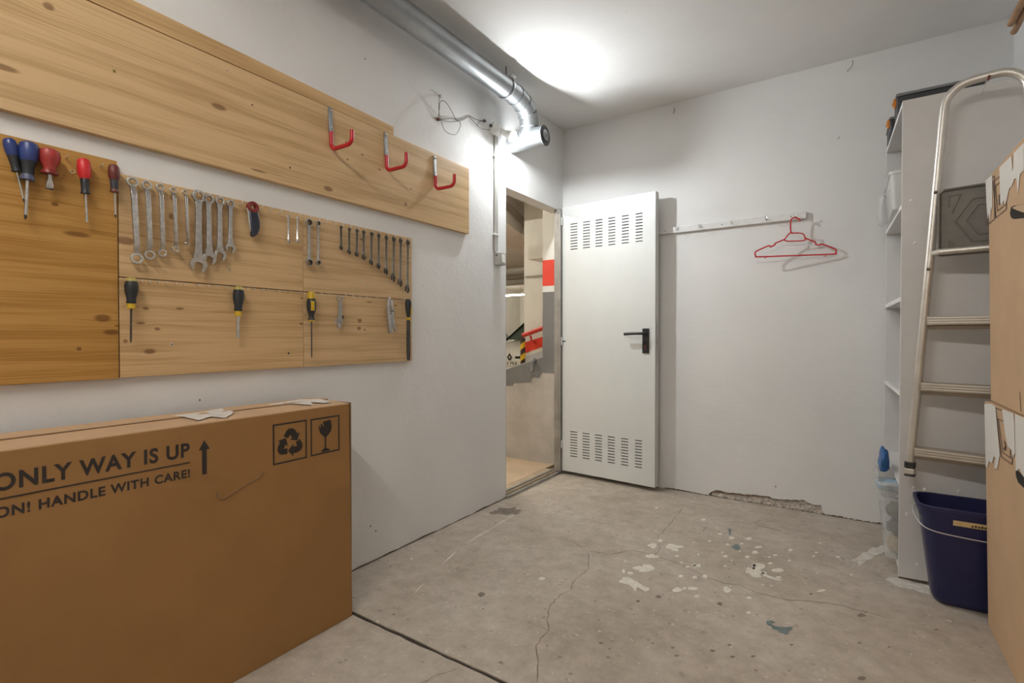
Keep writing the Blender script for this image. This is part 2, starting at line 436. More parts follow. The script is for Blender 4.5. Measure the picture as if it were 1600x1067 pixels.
floor_strip(z8([(130, 305), (215, 290), (300, 310), (400, 345), (480, 385), (560, 415), (610, 418), (680, 450), (800, 478), (880, 482), (1000, 497), (1080, 520), (1190, 548)]), 0.0022, 'crack', 'crack', 13)
floor_strip(z8([(300, 310), (320, 280), (310, 240), (345, 205), (405, 130)]), 0.002, 'crack', 'crack', 14)
floor_strip(z7([(740, 765), (820, 730), (900, 700)]), 0.0016, 'crack', 'crack', 15)
floor_strip(z7([(1235, 530), (1275, 548)]), 0.002, 'crack', 'crack', 16)

def splat(pts_px, m, name='paint_splash', seed=0, z=0.0009, rough=0.25):
    """irregular blob whose outline follows the given pixel outline"""
    pts = [onz(*p) for p in pts_px]; c = sum(pts, Vector()) / len(pts)
    line = rough_line(pts + [pts[0]], 0.0, 0.004, seed)[:-1]
    rnd = random.Random(seed); out = []
    for i, p in enumerate(line):
        k = 1 + rough * (1.6 * mnoise.noise(Vector((p.x * 26, p.y * 26, seed * 3.7))) + 0.7 * mnoise.noise(Vector((p.x * 75, p.y * 75, seed * 1.3))))
        q = c + (p - c) * k; out.append((q.x, q.y, z))
    return part(name, MB().add(out, [tuple(range(len(out)))]), m, bed, smooth=False)
def ell(x0, x1, y0, y1, n=14):
    cx, cy, a, b = (x0 + x1) / 2, (y0 + y1) / 2, (x1 - x0) / 2, (y1 - y0) / 2
    return [(cx + a * math.cos(2 * PI * i / n), cy + b * math.sin(2 * PI * i / n)) for i in range(n)]
blobs = [(1038, 1067, 851, 860), (1014, 1029, 850, 857), (994, 1019, 883, 895), (1164, 1196, 883, 901), (1084, 1096, 878, 889), (1129, 1141, 915, 924),
         (1049, 1063, 919, 926), (1075, 1088, 917, 921), (1207, 1222, 888, 893), (980, 990, 893, 897), (972, 977, 889, 896), (1010, 1026, 867, 873),
         (1138, 1147, 838, 843), (1163, 1175, 839, 844), (1180, 1192, 853, 857), (1120, 1128, 833, 836), (1098, 1106, 898, 903), (1165, 1174, 955, 959), (1275, 1290, 921, 926)]
for i, bb in enumerate(blobs): splat(ell(*bb), 'white_splash', seed=i + 1, rough=0.55)
splat([(967, 905), (985, 903), (1000, 912), (1011, 919), (1008, 924), (996, 918), (993, 923), (984, 914), (972, 911)], 'white_splash', seed=40)
splat([(1190, 893), (1200, 899), (1222, 907), (1224, 910), (1205, 905), (1192, 900)], 'white_splash', seed=41)
splat([(1337, 873), (1352, 862), (1380, 850), (1391, 849), (1388, 860), (1368, 868), (1352, 878), (1342, 881)], 'white_smear', seed=42)
splat([(1383, 903), (1410, 904), (1452, 916), (1452, 930), (1425, 922), (1395, 914)], 'white_smear', seed=43)
splat([(1199, 965), (1206, 968), (1209, 978), (1222, 980), (1243, 979), (1244, 986), (1232, 985), (1222, 991), (1210, 984), (1202, 976)], 'teal_splash', seed=44, rough=0.4)
splat(ell(1145, 1156, 850, 859), 'teal_splash', seed=45, rough=0.5)
splat(ell(1138, 1143, 825, 836), 'teal_splash', seed=46, rough=0.5)
splat([(746, 928), (752, 925), (758, 927), (757, 931), (750, 933)], 'dark_stain', 'stain', seed=47, rough=0.1)
splat(ell(772, 811, 793, 805), 'dark_stain', 'stain', seed=48, rough=0.35)
splat(ell(1139, 1150, 1024, 1029), 'dark_stain', 'stain', seed=49, rough=0.4)
splat(ell(1119, 1130, 941, 947), 'dark_stain', 'stain', seed=50, rough=0.5)
splat(ell(1337, 1352, 959, 965), 'dark_stain', 'stain', seed=51, rough=0.5)
splat(ell(1110, 1117, 1015, 1019), 'dark_stain', 'stain', seed=52, rough=0.5)
splat(ell(1026, 1033, 930, 934), 'dark_stain', 'stain', seed=53, rough=0.4)
splat(ell(994, 1000, 938, 941), 'dark_stain', 'stain', seed=54, rough=0.4)
splat(ell(1340, 1352, 1056, 1062), 'dark_stain', 'stain', seed=55, rough=0.4)
for i, (a, b_) in enumerate([((729, 849), (807, 802)), ((693, 880), (712, 862)), ((700, 893), (713, 884)), ((647, 927), (662, 912)), ((1068, 781), (1140, 795)), ((735, 845), (760, 829))]):
    floor_strip([a, b_], 0.004, 'paint_scratch', 'white_splash', 70 + i, amp=0.001, step=0.04)
for i, (a, b_) in enumerate([((1173, 818), (1190, 813)), ((1180, 820), (1222, 830)), ((1098, 831), (1103, 823)), ((716, 948), (735, 946))]):
    floor_strip([a, b_], 0.004, 'scratch', 'crack', 90 + i, amp=0.002, step=0.03)
_rs = random.Random(5)
for i in range(46):
    px, py = _rs.gauss(1120, 75), _rs.gauss(875, 26); a_ = _rs.uniform(1.2, 3.2)
    splat(ell(px - a_ * 1.4, px + a_ * 1.4, py - a_ * .7, py + a_ * .7, 8), 'white_splash', 'paint_speck', seed=200 + i, rough=0.4)
for i in range(24):
    px, py = _rs.uniform(640, 1500), _rs.uniform(900, 1062); a_ = _rs.uniform(1.0, 3.4)
    splat(ell(px - a_ * 1.4, px + a_ * 1.4, py - a_ * .6, py + a_ * .6, 8), 'dark_stain', 'stain', seed=300 + i, rough=0.6)
# swirl scuffs in the concrete
for k, r in enumerate((0.10, 0.13, 0.155)):
    c = onz(1275, 868)
    pts = [Vector((c.x + r * math.cos(a), c.y + r * math.sin(a), 0.0007)) for a in [R_(-50 + 9 * j) for j in range(12)]]
    nn = len(pts); wv = 0.002
    inner = [Vector((c.x + (r - wv) * math.cos(a), c.y + (r - wv) * math.sin(a), 0.0007)) for a in [R_(-50 + 9 * j) for j in range(12)]]
    part('scuff', MB().add(pts + inner, [(i, i + 1, nn + i + 1, nn + i) for i in range(nn - 1)]), 'white_smear', bed, smooth=False)

# ---- ceiling
ceil = MB().box(-WT, YF - 0.1, ZC, XR + 0.1, YB + 0.12, ZC + 0.12).build('ceiling', 'ceiling_paint', None, smooth=False)
struct(ceil, 'flat white ceiling of the storage room', 'ceiling')
# ---- left wall with doorway
outl = [(0, YF, -0.05), (0, DY0, -0.05), (0, DY0, DZ), (0, YB, DZ), (0, YB, ZC), (0, YF, ZC)]
wl = MB().prism(outl, (-WT, 0, 0)).build('wall_left', 'white_wall', None, smooth=False)
part('corner_pier', MB().box(-0.022, DY1, -0.05, 0.0, YB, DZ), 'white_wall', wl, smooth=False)
struct(wl, 'white painted wall on the left carrying the tool boards and doorway', 'wall')
# dark ragged gap along its foot
def gap_strip(a, b, fixed, axis, root, seed, hmax=0.012):
    rnd = random.Random(seed); n = 90; top, bot = [], []
    for i in range(n + 1):
        p = a + (b - a) * i / n
        h = hmax * max(0.08, 0.5 + 0.9 * mnoise.noise(Vector((p * 5, seed, 0))) + rnd.uniform(-.3, .3))
        dx = 0.0015 + 0.004 * rnd.random()
        if axis == 'x': top.append((fixed + 0.0012, p, h)); bot.append((fixed + 0.003 + dx, p, 0.0012))
        else: top.append((p, fixed - 0.0012, h)); bot.append((p, fixed - 0.003 - dx, 0.0012))
    mb = MB().add(top + bot, [(i, i + 1, n + 2 + i, n + 1 + i) for i in range(n)])
    return part('dirt_line', mb, 'dirt', root, smooth=False)
gap_strip(YF, DY0, 0.0, 'x', wl, 3, 0.010)
# small scars in the plaster
for i, (px, py, s) in enumerate([(579, 822, .004), (587, 829, .004), (312, 625, .003), (570, 92, .0035)]):
    c = onx(px, py, 0.0); poly = [(0.0008, c.y + s * math.cos(a * PI / 3), c.z + s * 1.2 * math.sin(a * PI / 3)) for a in range(6)]
    part('plaster_scar', MB().add(poly, [tuple(range(6))]), 'dirt', wl, smooth=False)
# ---- back wall: plaster coat with a broken patch along its foot, solid core behind
chip_px = [(1107, 771.5), (1112, 768), (1119, 765.5), (1128, 767), (1140, 770), (1148, 770), (1165, 772.5), (1180, 773), (1202, 775.5), (1208, 779), (1222, 780), (1240, 781), (1257, 781.5), (1262, 785), (1272, 789), (1283, 789), (1284, 796), (1286, 801)]
chip = [ony(px, py, YB) for px, py in chip_px]
chip = rough_line(chip, 0.0025, 0.012, 4)
out = [(-0.022, YB, -0.05)] + [(chip[0].x, YB, -0.05)] + [(p.x, YB, max(p.z, 0.0)) for p in chip] + [(chip[-1].x, YB, -0.05), (XR + 0.1, YB, -0.05), (XR + 0.1, YB, ZC), (-0.022, YB, ZC)]
wb = MB().prism(out, (0, 0.016, 0)).build('wall_back', 'white_wall', None, smooth=False)
struct(wb, 'white painted back wall behind the open metal door', 'wall')
part('core', MB().box(-0.022, YB + 0.016, -0.05, XR + 0.1, YB + 0.12, ZC), 'broken_plaster', wb, smooth=False)
# lumpy mortar in the broken patch
xa, xb = chip[0].x + 0.02, chip[-1].x - 0.005; n, mrow = 60, 8; vs, fs = [], []
for i in range(n + 1):
    x = xa + (xb - xa) * i / n
    zt = max([p.z for p in chip if abs(p.x - x) < 0.02] + [0.008]) * (0.45 + 0.5 * i / n)
    for j in range(mrow + 1):
        z = zt * j / mrow
        y = YB + 0.016 - 0.014 * (1 - j / mrow * 0.6) * (0.5 + 0.8 * abs(mnoise.noise(Vector((x * 40, z * 60, 2))))) if j < mrow else YB + 0.016
        vs.append((x, y, z))
for i in range(n):
    for j in range(mrow):
        a = i * (mrow + 1) + j; fs.append((a, a + mrow + 1, a + mrow + 2, a + 1))
part('mortar', MB().add(vs, fs), 'mortar', wb, smooth=False)
gap_strip(0.8, chip[0].x, YB, 'y', wb, 5, 0.008); gap_strip(chip[-1].x, XR, YB, 'y', wb, 6, 0.014)
for i, (px, py, s) in enumerate([(1212, 760, .004), (1311, 215, .003), (1309, 217, .002)]):
    c = ony(px, py, YB); poly = [(c.x + s * math.cos(a * PI / 3), YB - 0.0008, c.z + s * 1.8 * math.sin(a * PI / 3)) for a in range(6)]
    part('plaster_scar', MB().add(poly, [tuple(range(6))]), 'cable', wb, smooth=False)
# ---- right and front walls
wr = MB().box(XR, YF, -0.05, XR + 0.1, YB, ZC).build('wall_right', 'white_wall', None, smooth=False)
struct(wr, 'white painted wall on the right behind the cardboard boxes', 'wall')
wf = MB().box(-WT, YF - 0.1, -0.05, XR + 0.1, YF, ZC).build('wall_front', 'white_wall', None, smooth=False)
struct(wf, 'white painted wall behind the viewer', 'wall')

# ---- door frame and sill
tf = bpy.data.objects.new('trim_1', None); COL.objects.link(tf); tf.location = (0, DY1, 0); struct(tf, 'thin metal frame of the doorway', 'door frame')
part('jamb', MB().box(-0.024, DY1 - 0.012, 0.02, 0.012, DY1 - 0.0005, DZ - 0.001), 'frame_metal', tf, bevel=0.002)
part('jamb', MB().box(-0.03, DY0 + 0.0005, 0.02, -0.004, DY0 + 0.012, DZ - 0.001), 'door_edge', tf, bevel=0.002)
part('jamb_lip', MB().box(0.012, DY1 - 0.012, 0.02, 0.03, DY1 + 0.01, DZ), 'frame_metal', tf, bevel=0.002)
ts = bpy.data.objects.new('trim_2', None); COL.objects.link(ts); ts.location = (-0.05, DY0, 0); struct(ts, 'low raised threshold strip in the doorway', 'threshold')
part('sill_step', MB().box(-WT, DY0 + 0.0005, 0.0, -0.001, DY1 - 0.0125, 0.03), 'sill_wood', ts, bevel=0.002)
part('sill_rail', MB().box(0.0, DY0 - 0.002, 0.0, 0.02, DY1, 0.018), 'frame_metal', ts, bevel=0.002)
part('sill_rail', MB().box(-0.03, DY0 + 0.001, 0.03, -0.012, DY1 - 0.023, 0.042), 'frame_metal', ts, bevel=0.002)

# ---- door leaf (open, nearly flat against the back wall)
H = Vector((0.035, 3.425, 0)); E = Vector((0.768, 3.372, 0))
dl = (E - H).length; da = math.atan2(E.y - H.y, E.x - H.x)
door = bpy.data.objects.new('door_1', None); COL.objects.link(door); door.location = H; door.rotation_euler = (0, 0, da)
struct(door, 'open pale grey metal door with slotted vents and black lever handle', 'door')
DM = Matrix.Translation(H) @ Matrix.Rotation(da, 4, 'Z'); DI = DM.inverted(); nrm = DM.to_3x3() @ Vector((0, -1, 0))
def ond(px, py):
    d = ray(px, py); t = (H - CAM).dot(nrm) / d.dot(nrm); return DI @ (CAM + d * t)
DB, DT, TH = 0.03, 2.03, 0.045
cols = [(ond(px - 5.4, 500).x, ond(px + 5.6, 500).x) for px in (896.5, 916, 935.5, 955.5, 976.5, 998)]
zu0 = (ond(896.5, 350).z + ond(998, 333.5).z) / 2; zu1 = (ond(896.5, 389.5).z + ond(998, 376.5).z) / 2
zl0 = (ond(897, 675.2).z + ond(997, 688).z) / 2; zl1 = (ond(897, 713.3).z + ond(997, 729.5).z) / 2
rows = [zu1 + (zu0 - zu1) * i / 9 for i in range(10)] + [zl1 + (zl0 - zl1) * i / 9 for i in range(10)]
sh = 0.0033
xs = sorted([0, dl] + [v for c in cols for v in c]); zs = sorted([DB, DT] + [z + s_ for z in rows for s_ in (-sh, sh)])
mb = MB(); vs = []; idx = {}
for i, x in enumerate(xs):
    for j, z in enumerate(zs):
        idx[i, j] = len(vs); vs.append((x, 0, z))
for i, x in enumerate(xs):
    for j, z in enumerate(zs):
        idx[i, j, 1] = len(vs); vs.append((x, 0.0025, z))
fs = []
def isslot(i, j):
    return any(abs(xs[i] - c[0]) < 1e-6 for c in cols) and any(abs(zs[j] - (z - sh)) < 1e-6 for z in rows)
for i in range(len(xs) - 1):
    for j in range(len(zs) - 1):
        if isslot(i, j):
            q = [(i, j), (i + 1, j), (i + 1, j + 1), (i, j + 1)]
            for a in range(4):
                b_ = (a + 1) % 4; fs.append((idx[q[a]], idx[q[b_]], idx[(*q[b_], 1)], idx[(*q[a], 1)]))
            continue
        fs.append((idx[i, j], idx[i + 1, j], idx[i + 1, j + 1], idx[i, j + 1]))
        fs.append((idx[i, j, 1], idx[i, j + 1, 1], idx[i + 1, j + 1, 1], idx[i + 1, j, 1]))
mb.add(vs, fs); mb.build('front_sheet', 'door_paint', door, smooth=False)
MB().box(0, TH - 0.003, DB, dl + 0.004, TH, DT).build('back_sheet', 'door_paint', door, smooth=False)
for (a, b_) in ((0, 0.004), (dl - 0.004, dl)):
    MB().box(a, 0.0026, DB, b_, TH - 0.0031, DT).build('edge', 'door_edge', door, smooth=False)
for (a, b_) in ((DB, DB + 0.004), (DT - 0.004, DT)):
    MB().box(0.0041, 0.0026, a, dl - 0.0041, TH - 0.0031, b_).build('edge', 'door_edge', door, smooth=False)
# dark sheet behind each vent field, stands in for the shade inside
for (a, b_) in ((zu1 - .02, zu0 + .02), (zl1 - .02, zl0 + .02)):
    MB().box(cols[0][0] - 0.02, 0.018, a, cols[-1][1] + 0.02, 0.020, b_).build('vent_shade_sheet', 'dark_gap', door, smooth=False)
# lever handle
h0 = ond(1004.2, 513); h1 = ond(1014.6, 552)
hp = MB().box(h0.x, -0.009, h1.z, h1.x, -0.0001, h0.z).build('handle_plate', 'black_plastic', door, bevel=0.003)
hx = (h0.x + h1.x) / 2; hz = ond(1009, 521).z
sub('lever', MB().tube([(hx, -0.008, hz), (hx, -0.04, hz), (hx - 0.006, -0.052, hz), (hx - 0.02, -0.056, hz), (hx - 0.07, -0.056, hz - 0.001), (hx - 0.135, -0.054, hz - 0.004)], [0.011, 0.010, 0.010, 0.0095, 0.0095, 0.0105], 12), 'black_plastic', hp)
cy = ond(1009, 541)
sub('lock_cylinder', MB().lathe([(0.0001, -0.014), (0.008, -0.014), (0.009, -0.009)], 'y', (hx, 0, cy.z), 14).box(hx - 0.004, -0.013, cy.z - 0.022, hx + 0.004, -0.009, cy.z), 'brown_red', hp)
ez = ond(1024, 506).z; ez2 = ond(1024, 568).z
lp = MB().box(dl, 0.014, ez2, dl + 0.0025, 0.034, ez).build('lock_faceplate', 'steel', door, smooth=False)
sub('latch_bolt', MB().box(dl + 0.0025, 0.018, (ez + ez2) / 2, dl + 0.009, 0.030, (ez + ez2) / 2 + 0.03), 'steel', lp, bevel=0.001)
for (px, py) in ((874, 347), (874, 533), (874, 693)):
    z = ond(px, py).z
    MB().lathe([(0.0001, z - 0.03), (0.007, z - 0.03), (0.007, z + 0.03), (0.0001, z + 0.03)], 'z', (0.0, -0.0075, 0), 10).build('hinge', 'door_edge', door)
    if py == 533: MB().box(0.004, -0.004, z - 0.004, 0.03, -0.0001, z + 0.004).build('hinge_screw', 'black_plastic', door, bevel=0.001)

# ================================================================== cardboard box against the left wall
BX = 0.295                                     # front plane of the box
c0 = onx(551, 965, BX); BYE = c0.y; BZT = 0.804; BY0 = BYE - 1.36
lb = thing('cardboard_box', 'large flat brown box under the tool boards with ONLY WAY IS UP lettering', 'cardboard box', (0.17, BYE - 0.6, 0))
XB = 0.045
def lbx(u, v, t=0.0):  # point on the slightly bowed front panel
    return Vector((BX + t, u, v))
part('front_panel', MB().hexa([(BX - 0.006, BY0, 0), (BX - 0.006, BYE, 0), (BX, BYE, 0), (BX, BY0, 0)], [(BX - 0.006, BY0, BZT), (BX - 0.006, BYE - 0.012, BZT), (BX, BYE - 0.012, BZT), (BX, BY0, BZT)]), 'cardboard_shaded', lb, bevel=0.0025)
part('back_panel', MB().box(XB, BY0, 0, XB + 0.006, BYE - 0.004, BZT + 0.004), 'cardboard_shaded', lb, bevel=0.002)
part('end_panel', MB().box(XB + 0.006, BYE - 0.012, 0, BX - 0.0065, BYE - 0.006, BZT - 0.002), 'cardboard_shaded', lb, bevel=0.002)
part('end_panel', MB().box(XB + 0.006, BY0, 0, BX - 0.0065, BY0 + 0.006, BZT - 0.002), 'cardboard_shaded', lb, bevel=0.002)
part('bottom_panel', MB().box(XB + 0.007, BY0 + 0.007, 0.001, BX - 0.007, BYE - 0.013, 0.006), 'cardboard_shaded', lb)
part('end_flap_edge', MB().box(XB + 0.03, BYE - 0.0055, 0.004, BX - 0.004, BYE + 0.0005, BZT + 0.003), 'cardboard_edge', lb, bevel=0.001)
XM = 0.175
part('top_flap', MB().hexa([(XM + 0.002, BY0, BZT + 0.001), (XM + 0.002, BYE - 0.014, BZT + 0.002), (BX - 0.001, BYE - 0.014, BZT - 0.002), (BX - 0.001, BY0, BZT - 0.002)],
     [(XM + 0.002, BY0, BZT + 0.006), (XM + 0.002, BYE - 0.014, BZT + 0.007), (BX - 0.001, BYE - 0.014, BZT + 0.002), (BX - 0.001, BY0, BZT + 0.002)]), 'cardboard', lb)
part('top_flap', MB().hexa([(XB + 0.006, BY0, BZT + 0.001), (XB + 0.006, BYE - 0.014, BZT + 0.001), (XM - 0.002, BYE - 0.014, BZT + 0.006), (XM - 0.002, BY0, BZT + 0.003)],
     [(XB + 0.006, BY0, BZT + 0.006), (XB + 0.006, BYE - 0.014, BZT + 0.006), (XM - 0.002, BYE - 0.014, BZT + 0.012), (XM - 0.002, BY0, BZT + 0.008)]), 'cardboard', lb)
part('flap_seam', MB().box(XM - 0.003, BY0, BZT + 0.0035, XM + 0.003, BYE - 0.02, BZT + 0.0095), 'cardboard_edge', lb)
# torn white tape over the flap seam
def ragged(poly, seed, step=0.012, amp=0.004):
    return rough_line([Vector(p) for p in poly] + [Vector(poly[0])], amp, step, seed)[:-1]
def topz(x): return BZT + 0.0115 - abs(x - XM) * 0.055
def tape_top(px_poly, seed):
    pts = []
    for px, py in px_poly:
        p = onz(px, py, BZT + 0.008); pts.append(p)
    r = ragged(pts, seed, 0.015, 0.002)
    pts = [(p.x, p.y, topz(p.x)) for p in r]
    part('tape_strip', MB().prism(pts, (0, 0, 0.0012)), 'white_tape', lb, smooth=False)
tape_top([(268, 650), (300, 646), (333, 642), (338, 649), (365, 645), (352, 652), (330, 651), (310, 656), (290, 653)], 21)
tape_top([(318, 644), (345, 637), (350, 641), (366, 645), (352, 649), (335, 650)], 22)
tape_top([(416, 632), (440, 629), (447, 630), (440, 633), (422, 633)], 23)
tape_top([(440, 629), (470, 623.5), (500, 625), (517, 628), (505, 629.5), (485, 629), (490, 632.5), (470, 632), (450, 631.5)], 24)
def on_front(px, py, off=0.0): return onx(px, py, BX + off)
# printing on the front panel
def text_obj(name, body, w_, h_, mtx, m, root, extr=0.0, bold=0.03, shear=0.0):
    cu = bpy.data.curves.new(name, 'FONT'); cu.body = body; cu.size = 1.0; cu.offset = bold; cu.shear = shear
    cu.space_character = 1.10; cu.resolution_u = 4
    tmp = bpy.data.objects.new(name, cu); COL.objects.link(tmp); bpy.context.view_layer.update()
    me = bpy.data.meshes.new_from_object(tmp.evaluated_get(bpy.context.evaluated_depsgraph_get()))
    bpy.data.objects.remove(tmp); bpy.data.curves.remove(cu)
    xs_ = [v.co.x for v in me.vertices]; ys_ = [v.co.y for v in me.vertices]
    x0, x1, y0, y1 = min(xs_), max(xs_), min(ys_), max(ys_)
    for v in me.vertices:
        v.co = mtx @ Vector(((v.co.x - x0) / (x1 - x0) * w_, (v.co.y - y0) / (y1 - y0) * h_, 0))
    me.name = name; me.materials.clear(); me.materials.append(MATS[m])
    o = bpy.data.objects.new(name, me); COL.objects.link(o)
    return world_child(o, root)
def plane_left(p, t=0.0006):   # text plane facing +x, reading along +y
    return Matrix(((0, 0, 1, BX + t), (1, 0, 0, p.y), (0, 1, 0, p.z), (0, 0, 0, 1)))
yr = on_front(296.5, 700).y
zb1 = on_front(290, 714.5).z; za1 = on_front(290, 692).z
y0_ = on_front(-12, 760).y
text_obj('lettering', 'ONLY WAY IS UP', yr - y0_, za1 - zb1, plane_left(Vector((0, y0_, zb1))), 'ink', lb)
zl_ = on_front(296, 722.5).z
part('printed_line', MB().box(BX + 0.0004, y0_ - 0.1, zl_ - 0.0017, BX + 0.001, yr, zl_ + 0.0017), 'ink', lb, smooth=False)
zb2 = on_front(290, 747).z; za2 = on_front(290, 733.5).z; y2_ = on_front(-9, 800).y
text_obj('lettering', 'ON! HANDLE WITH CARE!', yr - y2_, za2 - zb2, plane_left(Vector((0, y2_, zb2))), 'ink', lb)
def fpoly(name, polys, m='ink', root=None, off=0.0006):
    mb = MB()
    for pl in polys: mb.add([(BX + off, a, b_) for a, b_ in pl], [tuple(range(len(pl)))])
    return part(name, mb, m, root or lb, smooth=False)
a0 = on_front(319, 687.5); a1 = on_front(319, 741); aw = (on_front(327.5, 700).y - on_front(310, 700).y) / 2
hd = (a0.z - a1.z) * 0.28
fpoly('printed_arrow', [[(a0.y, a0.z), (a0.y + aw, a0.z - hd), (a0.y + aw * .42, a0.z - hd), (a0.y + aw * .42, a1.z), (a0.y - aw * .42, a1.z), (a0.y - aw * .42, a0.z - hd), (a0.y - aw, a0.z - hd)]])
def frame_rect(y0, z0, y1, z1, t):
    return [[(y0, z0), (y1, z0), (y1, z0 + t), (y0, z0 + t)], [(y0, z1 - t), (y1, z1 - t), (y1, z1), (y0, z1)],
            [(y0, z0 + t), (y0 + t, z0 + t), (y0 + t, z1 - t), (y0, z1 - t)], [(y1 - t, z0 + t), (y1, z0 + t), (y1, z1 - t), (y1 - t, z1 - t)]]
ra, rb = on_front(426, 663.5), on_front(479.5, 715.5); ga, gb = on_front(485, 654.5), on_front(530.5, 702)
za_ = ra.z; zb_ = on_front(428, 727).z
fr = fpoly('symbol_frame', frame_rect(ra.y, zb_, rb.y, za_, 0.0055))
cyc = ((ra.y + rb.y) / 2, (za_ + zb_) / 2); Rr = (za_ - zb_) * 0.40
polys = []
for k in range(3):
    A = R_(120 * k)
    def rt(x, y): return (cyc[0] + Rr * (x * math.cos(A) - y * math.sin(A)), cyc[1] - 0.004 + Rr * (x * math.sin(A) + y * math.cos(A)))
    polys.append([rt(*p) for p in [(-0.16, 0.92), (0.14, 0.92), (0.34, 0.78), (0.50, 0.52), (0.66, 0.60), (0.48, 0.08), (-0.04, 0.22), (0.13, 0.31), (-0.06, 0.60), (-0.16, 0.66)]])
    polys.append([rt(*p) for p in [(-0.22, 0.88), (-0.46, 0.50), (-0.16, 0.32), (0.0, 0.56)]])
sym = fpoly('recycling_symbol', polys)
gz0 = on_front(487, 713).z; gz1 = on_front(484.5, 655).z
fpoly('symbol_frame', frame_rect(ga.y, gz0, gb.y, gz1, 0.0055))
gc = (ga.y + gb.y) / 2; gw = (gb.y - ga.y) / 2; gh = gz1 - gz0
def gp(x, y): return (gc + x * gw, gz0 + y * gh)
bowl = [(-0.42, 0.83), (-0.36, 0.70), (-0.28, 0.86), (-0.10, 0.72), (-0.16, 0.88), (0.36, 0.90), (0.45, 0.72), (0.38, 0.58), (0.05, 0.44), (0.05, 0.15), (0.30, 0.09), (0.30, 0.06), (-0.30, 0.06), (-0.30, 0.09), (-0.05, 0.15), (-0.05, 0.44), (-0.36, 0.58), (-0.46, 0.72)]
fpoly('fragile_glass_symbol', [[gp(*p) for p in bowl]])
# perforated hand hold
hh = [on_front(*p, 0.0008) for p in [(412, 737), (406, 746), (385, 757), (365, 770), (352, 779), (343, 780), (338, 774), (340, 768)]]
part('hand_hold_cut', MB().tube([tuple(p) for p in rough_line(hh, 0.0, 0.01)], 0.0017, 6), 'cardboard_edge', lb)

# ================================================================== tool boards on the left wall
XT = 0.020; XU = 0.026
pR = onx(643.5, 460, XT).y; pM = onx(474.5, 460, XT).y; pL = onx(186, 430, XT).y
ZB0, ZBM, ZB1 = 0.932, 1.236, 1.548
def kn(px, py, ry, rz, X=XT):
    p = onx(px, py, X); return (p.y, p.z, ry, rz)
wood_mat('pine_upper_long', (0.66, 0.455, 0.245), (0.585, 0.375, 0.175), [kn(196, 376, .03, .012), kn(269, 308, .008, .01), kn(268, 338, .008, .010)], 1.0)
wood_mat('pine_upper_short', (0.665, 0.465, 0.26), (0.59, 0.39, 0.195), [kn(565, 374, .010, .006), kn(603, 348, .006, .004), kn(572, 402, .006, .004)], 2.0)
wood_mat('pine_lower_long', (0.66, 0.45, 0.235), (0.575, 0.365, 0.165), [kn(234, 549, .016, .008), kn(281, 482, .012, .004), kn(220, 505, .012, .004), kn(246, 514, .008, .005), kn(228, 482, .009, .005), kn(196, 533, .006, .006), kn(471, 506, .008, .005), kn(472, 466, .008, .003)], 3.0)
wood_mat('pine_lower_short', (0.67, 0.465, 0.255), (0.585, 0.385, 0.19), [kn(562, 501, .012, .009), kn(561, 513, .011, .008), kn(570, 515, .005, .005), kn(577, 472, .014, .003), kn(618, 477, .010, .004)], 4.0)
wood_mat('pine_orange', (0.50, 0.275, 0.078), (0.425, 0.21, 0.045), [kn(85, 319, .008, .006), kn(120, 366, .030, .007), kn(160, 497, .020, .011), kn(175, 519, .022, .008), kn(184, 509, .01, .003), kn(123, 545, .006, .005)], 5.0)
wood_mat('pine_plank', (0.66, 0.46, 0.25), (0.58, 0.38, 0.185), [kn(342, 167, .025, .010, XU), kn(76, 10, .012, .010, XU), kn(513, 295, .022, .010, XU), kn(404, 267, .03, .004, XU), kn(5, 105, .03, .008, XU), kn(541, 222, .006, .005, XU), kn(543, 249, .006, .005, XU), kn(566, 242, .008, .004, XU), kn(593, 265, .006, .005, XU), kn(642, 295, .006, .005, XU), kn(634, 319, .010, .009, XU)], 6.0, 20.0)
wood_mat('pine_strip', (0.64, 0.43, 0.22), (0.57, 0.36, 0.165), [], 7.0, 18.0)
G = 0.0015
def board(name, label, y0, y1, z0, z1, x1, m, x0=0.0005):
    o = MB().box(x0, y0, z0, x1, y1, z1).build(name, m, None, bevel=0.0015, loc=(x0, (y0 + y1) / 2, z0))
    return tag(o, label, 'board', 'pine boards on the left wall')
bUL = board('tool_board', 'long pine board holding the silver wrenches and the folding knife', pL, pM - G, ZBM + G, ZB1, XT, 'pine_upper_long')
bUS = board('tool_board', 'short pine board on the right holding the row of dark wrenches', pM, pR, ZBM + G, ZB1, XT, 'pine_upper_short')
bLL = board('tool_board', 'long pine board below the silver wrenches with two black and yellow drivers', pL, pM - G, ZB0, ZBM - G, XT, 'pine_lower_long')
bLS = board('tool_board', 'short pine board below the dark wrenches behind pliers and file', pM, pR, ZB0, ZBM - G, XT, 'pine_lower_short')
bOR = board('tool_board', 'darker orange pine panel at far left with blue and red screwdrivers', -0.45, pL - 2 * G, 0.930, 1.582, XT + 0.003, 'pine_orange')
yU = onx(733, 300, XU).y; yS = onx(615, 205, XU).y
bPK = board('wall_plank', 'wide pine plank with three red hooks above the tool boards', -0.6, yU, 1.645, 2.020, XU, 'pine_plank')
o = MB().hexa([(0.0005, -0.6, 2.0215), (0.0005, yS, 2.0205), (XU, yS, 2.0205), (XU, -0.6, 2.027)], [(0.0005, -0.6, 2.10), (0.0005, yS, 2.062), (XU - 0.001, yS, 2.062), (XU - 0.001, -0.6, 2.11)]).build('wall_plank', 'pine_strip', None, bevel=0.001, loc=(0, yS, 2.02))
tag(o, 'narrow pine strip along the top edge of the wide hook plank', 'board', 'pine boards on the left wall')

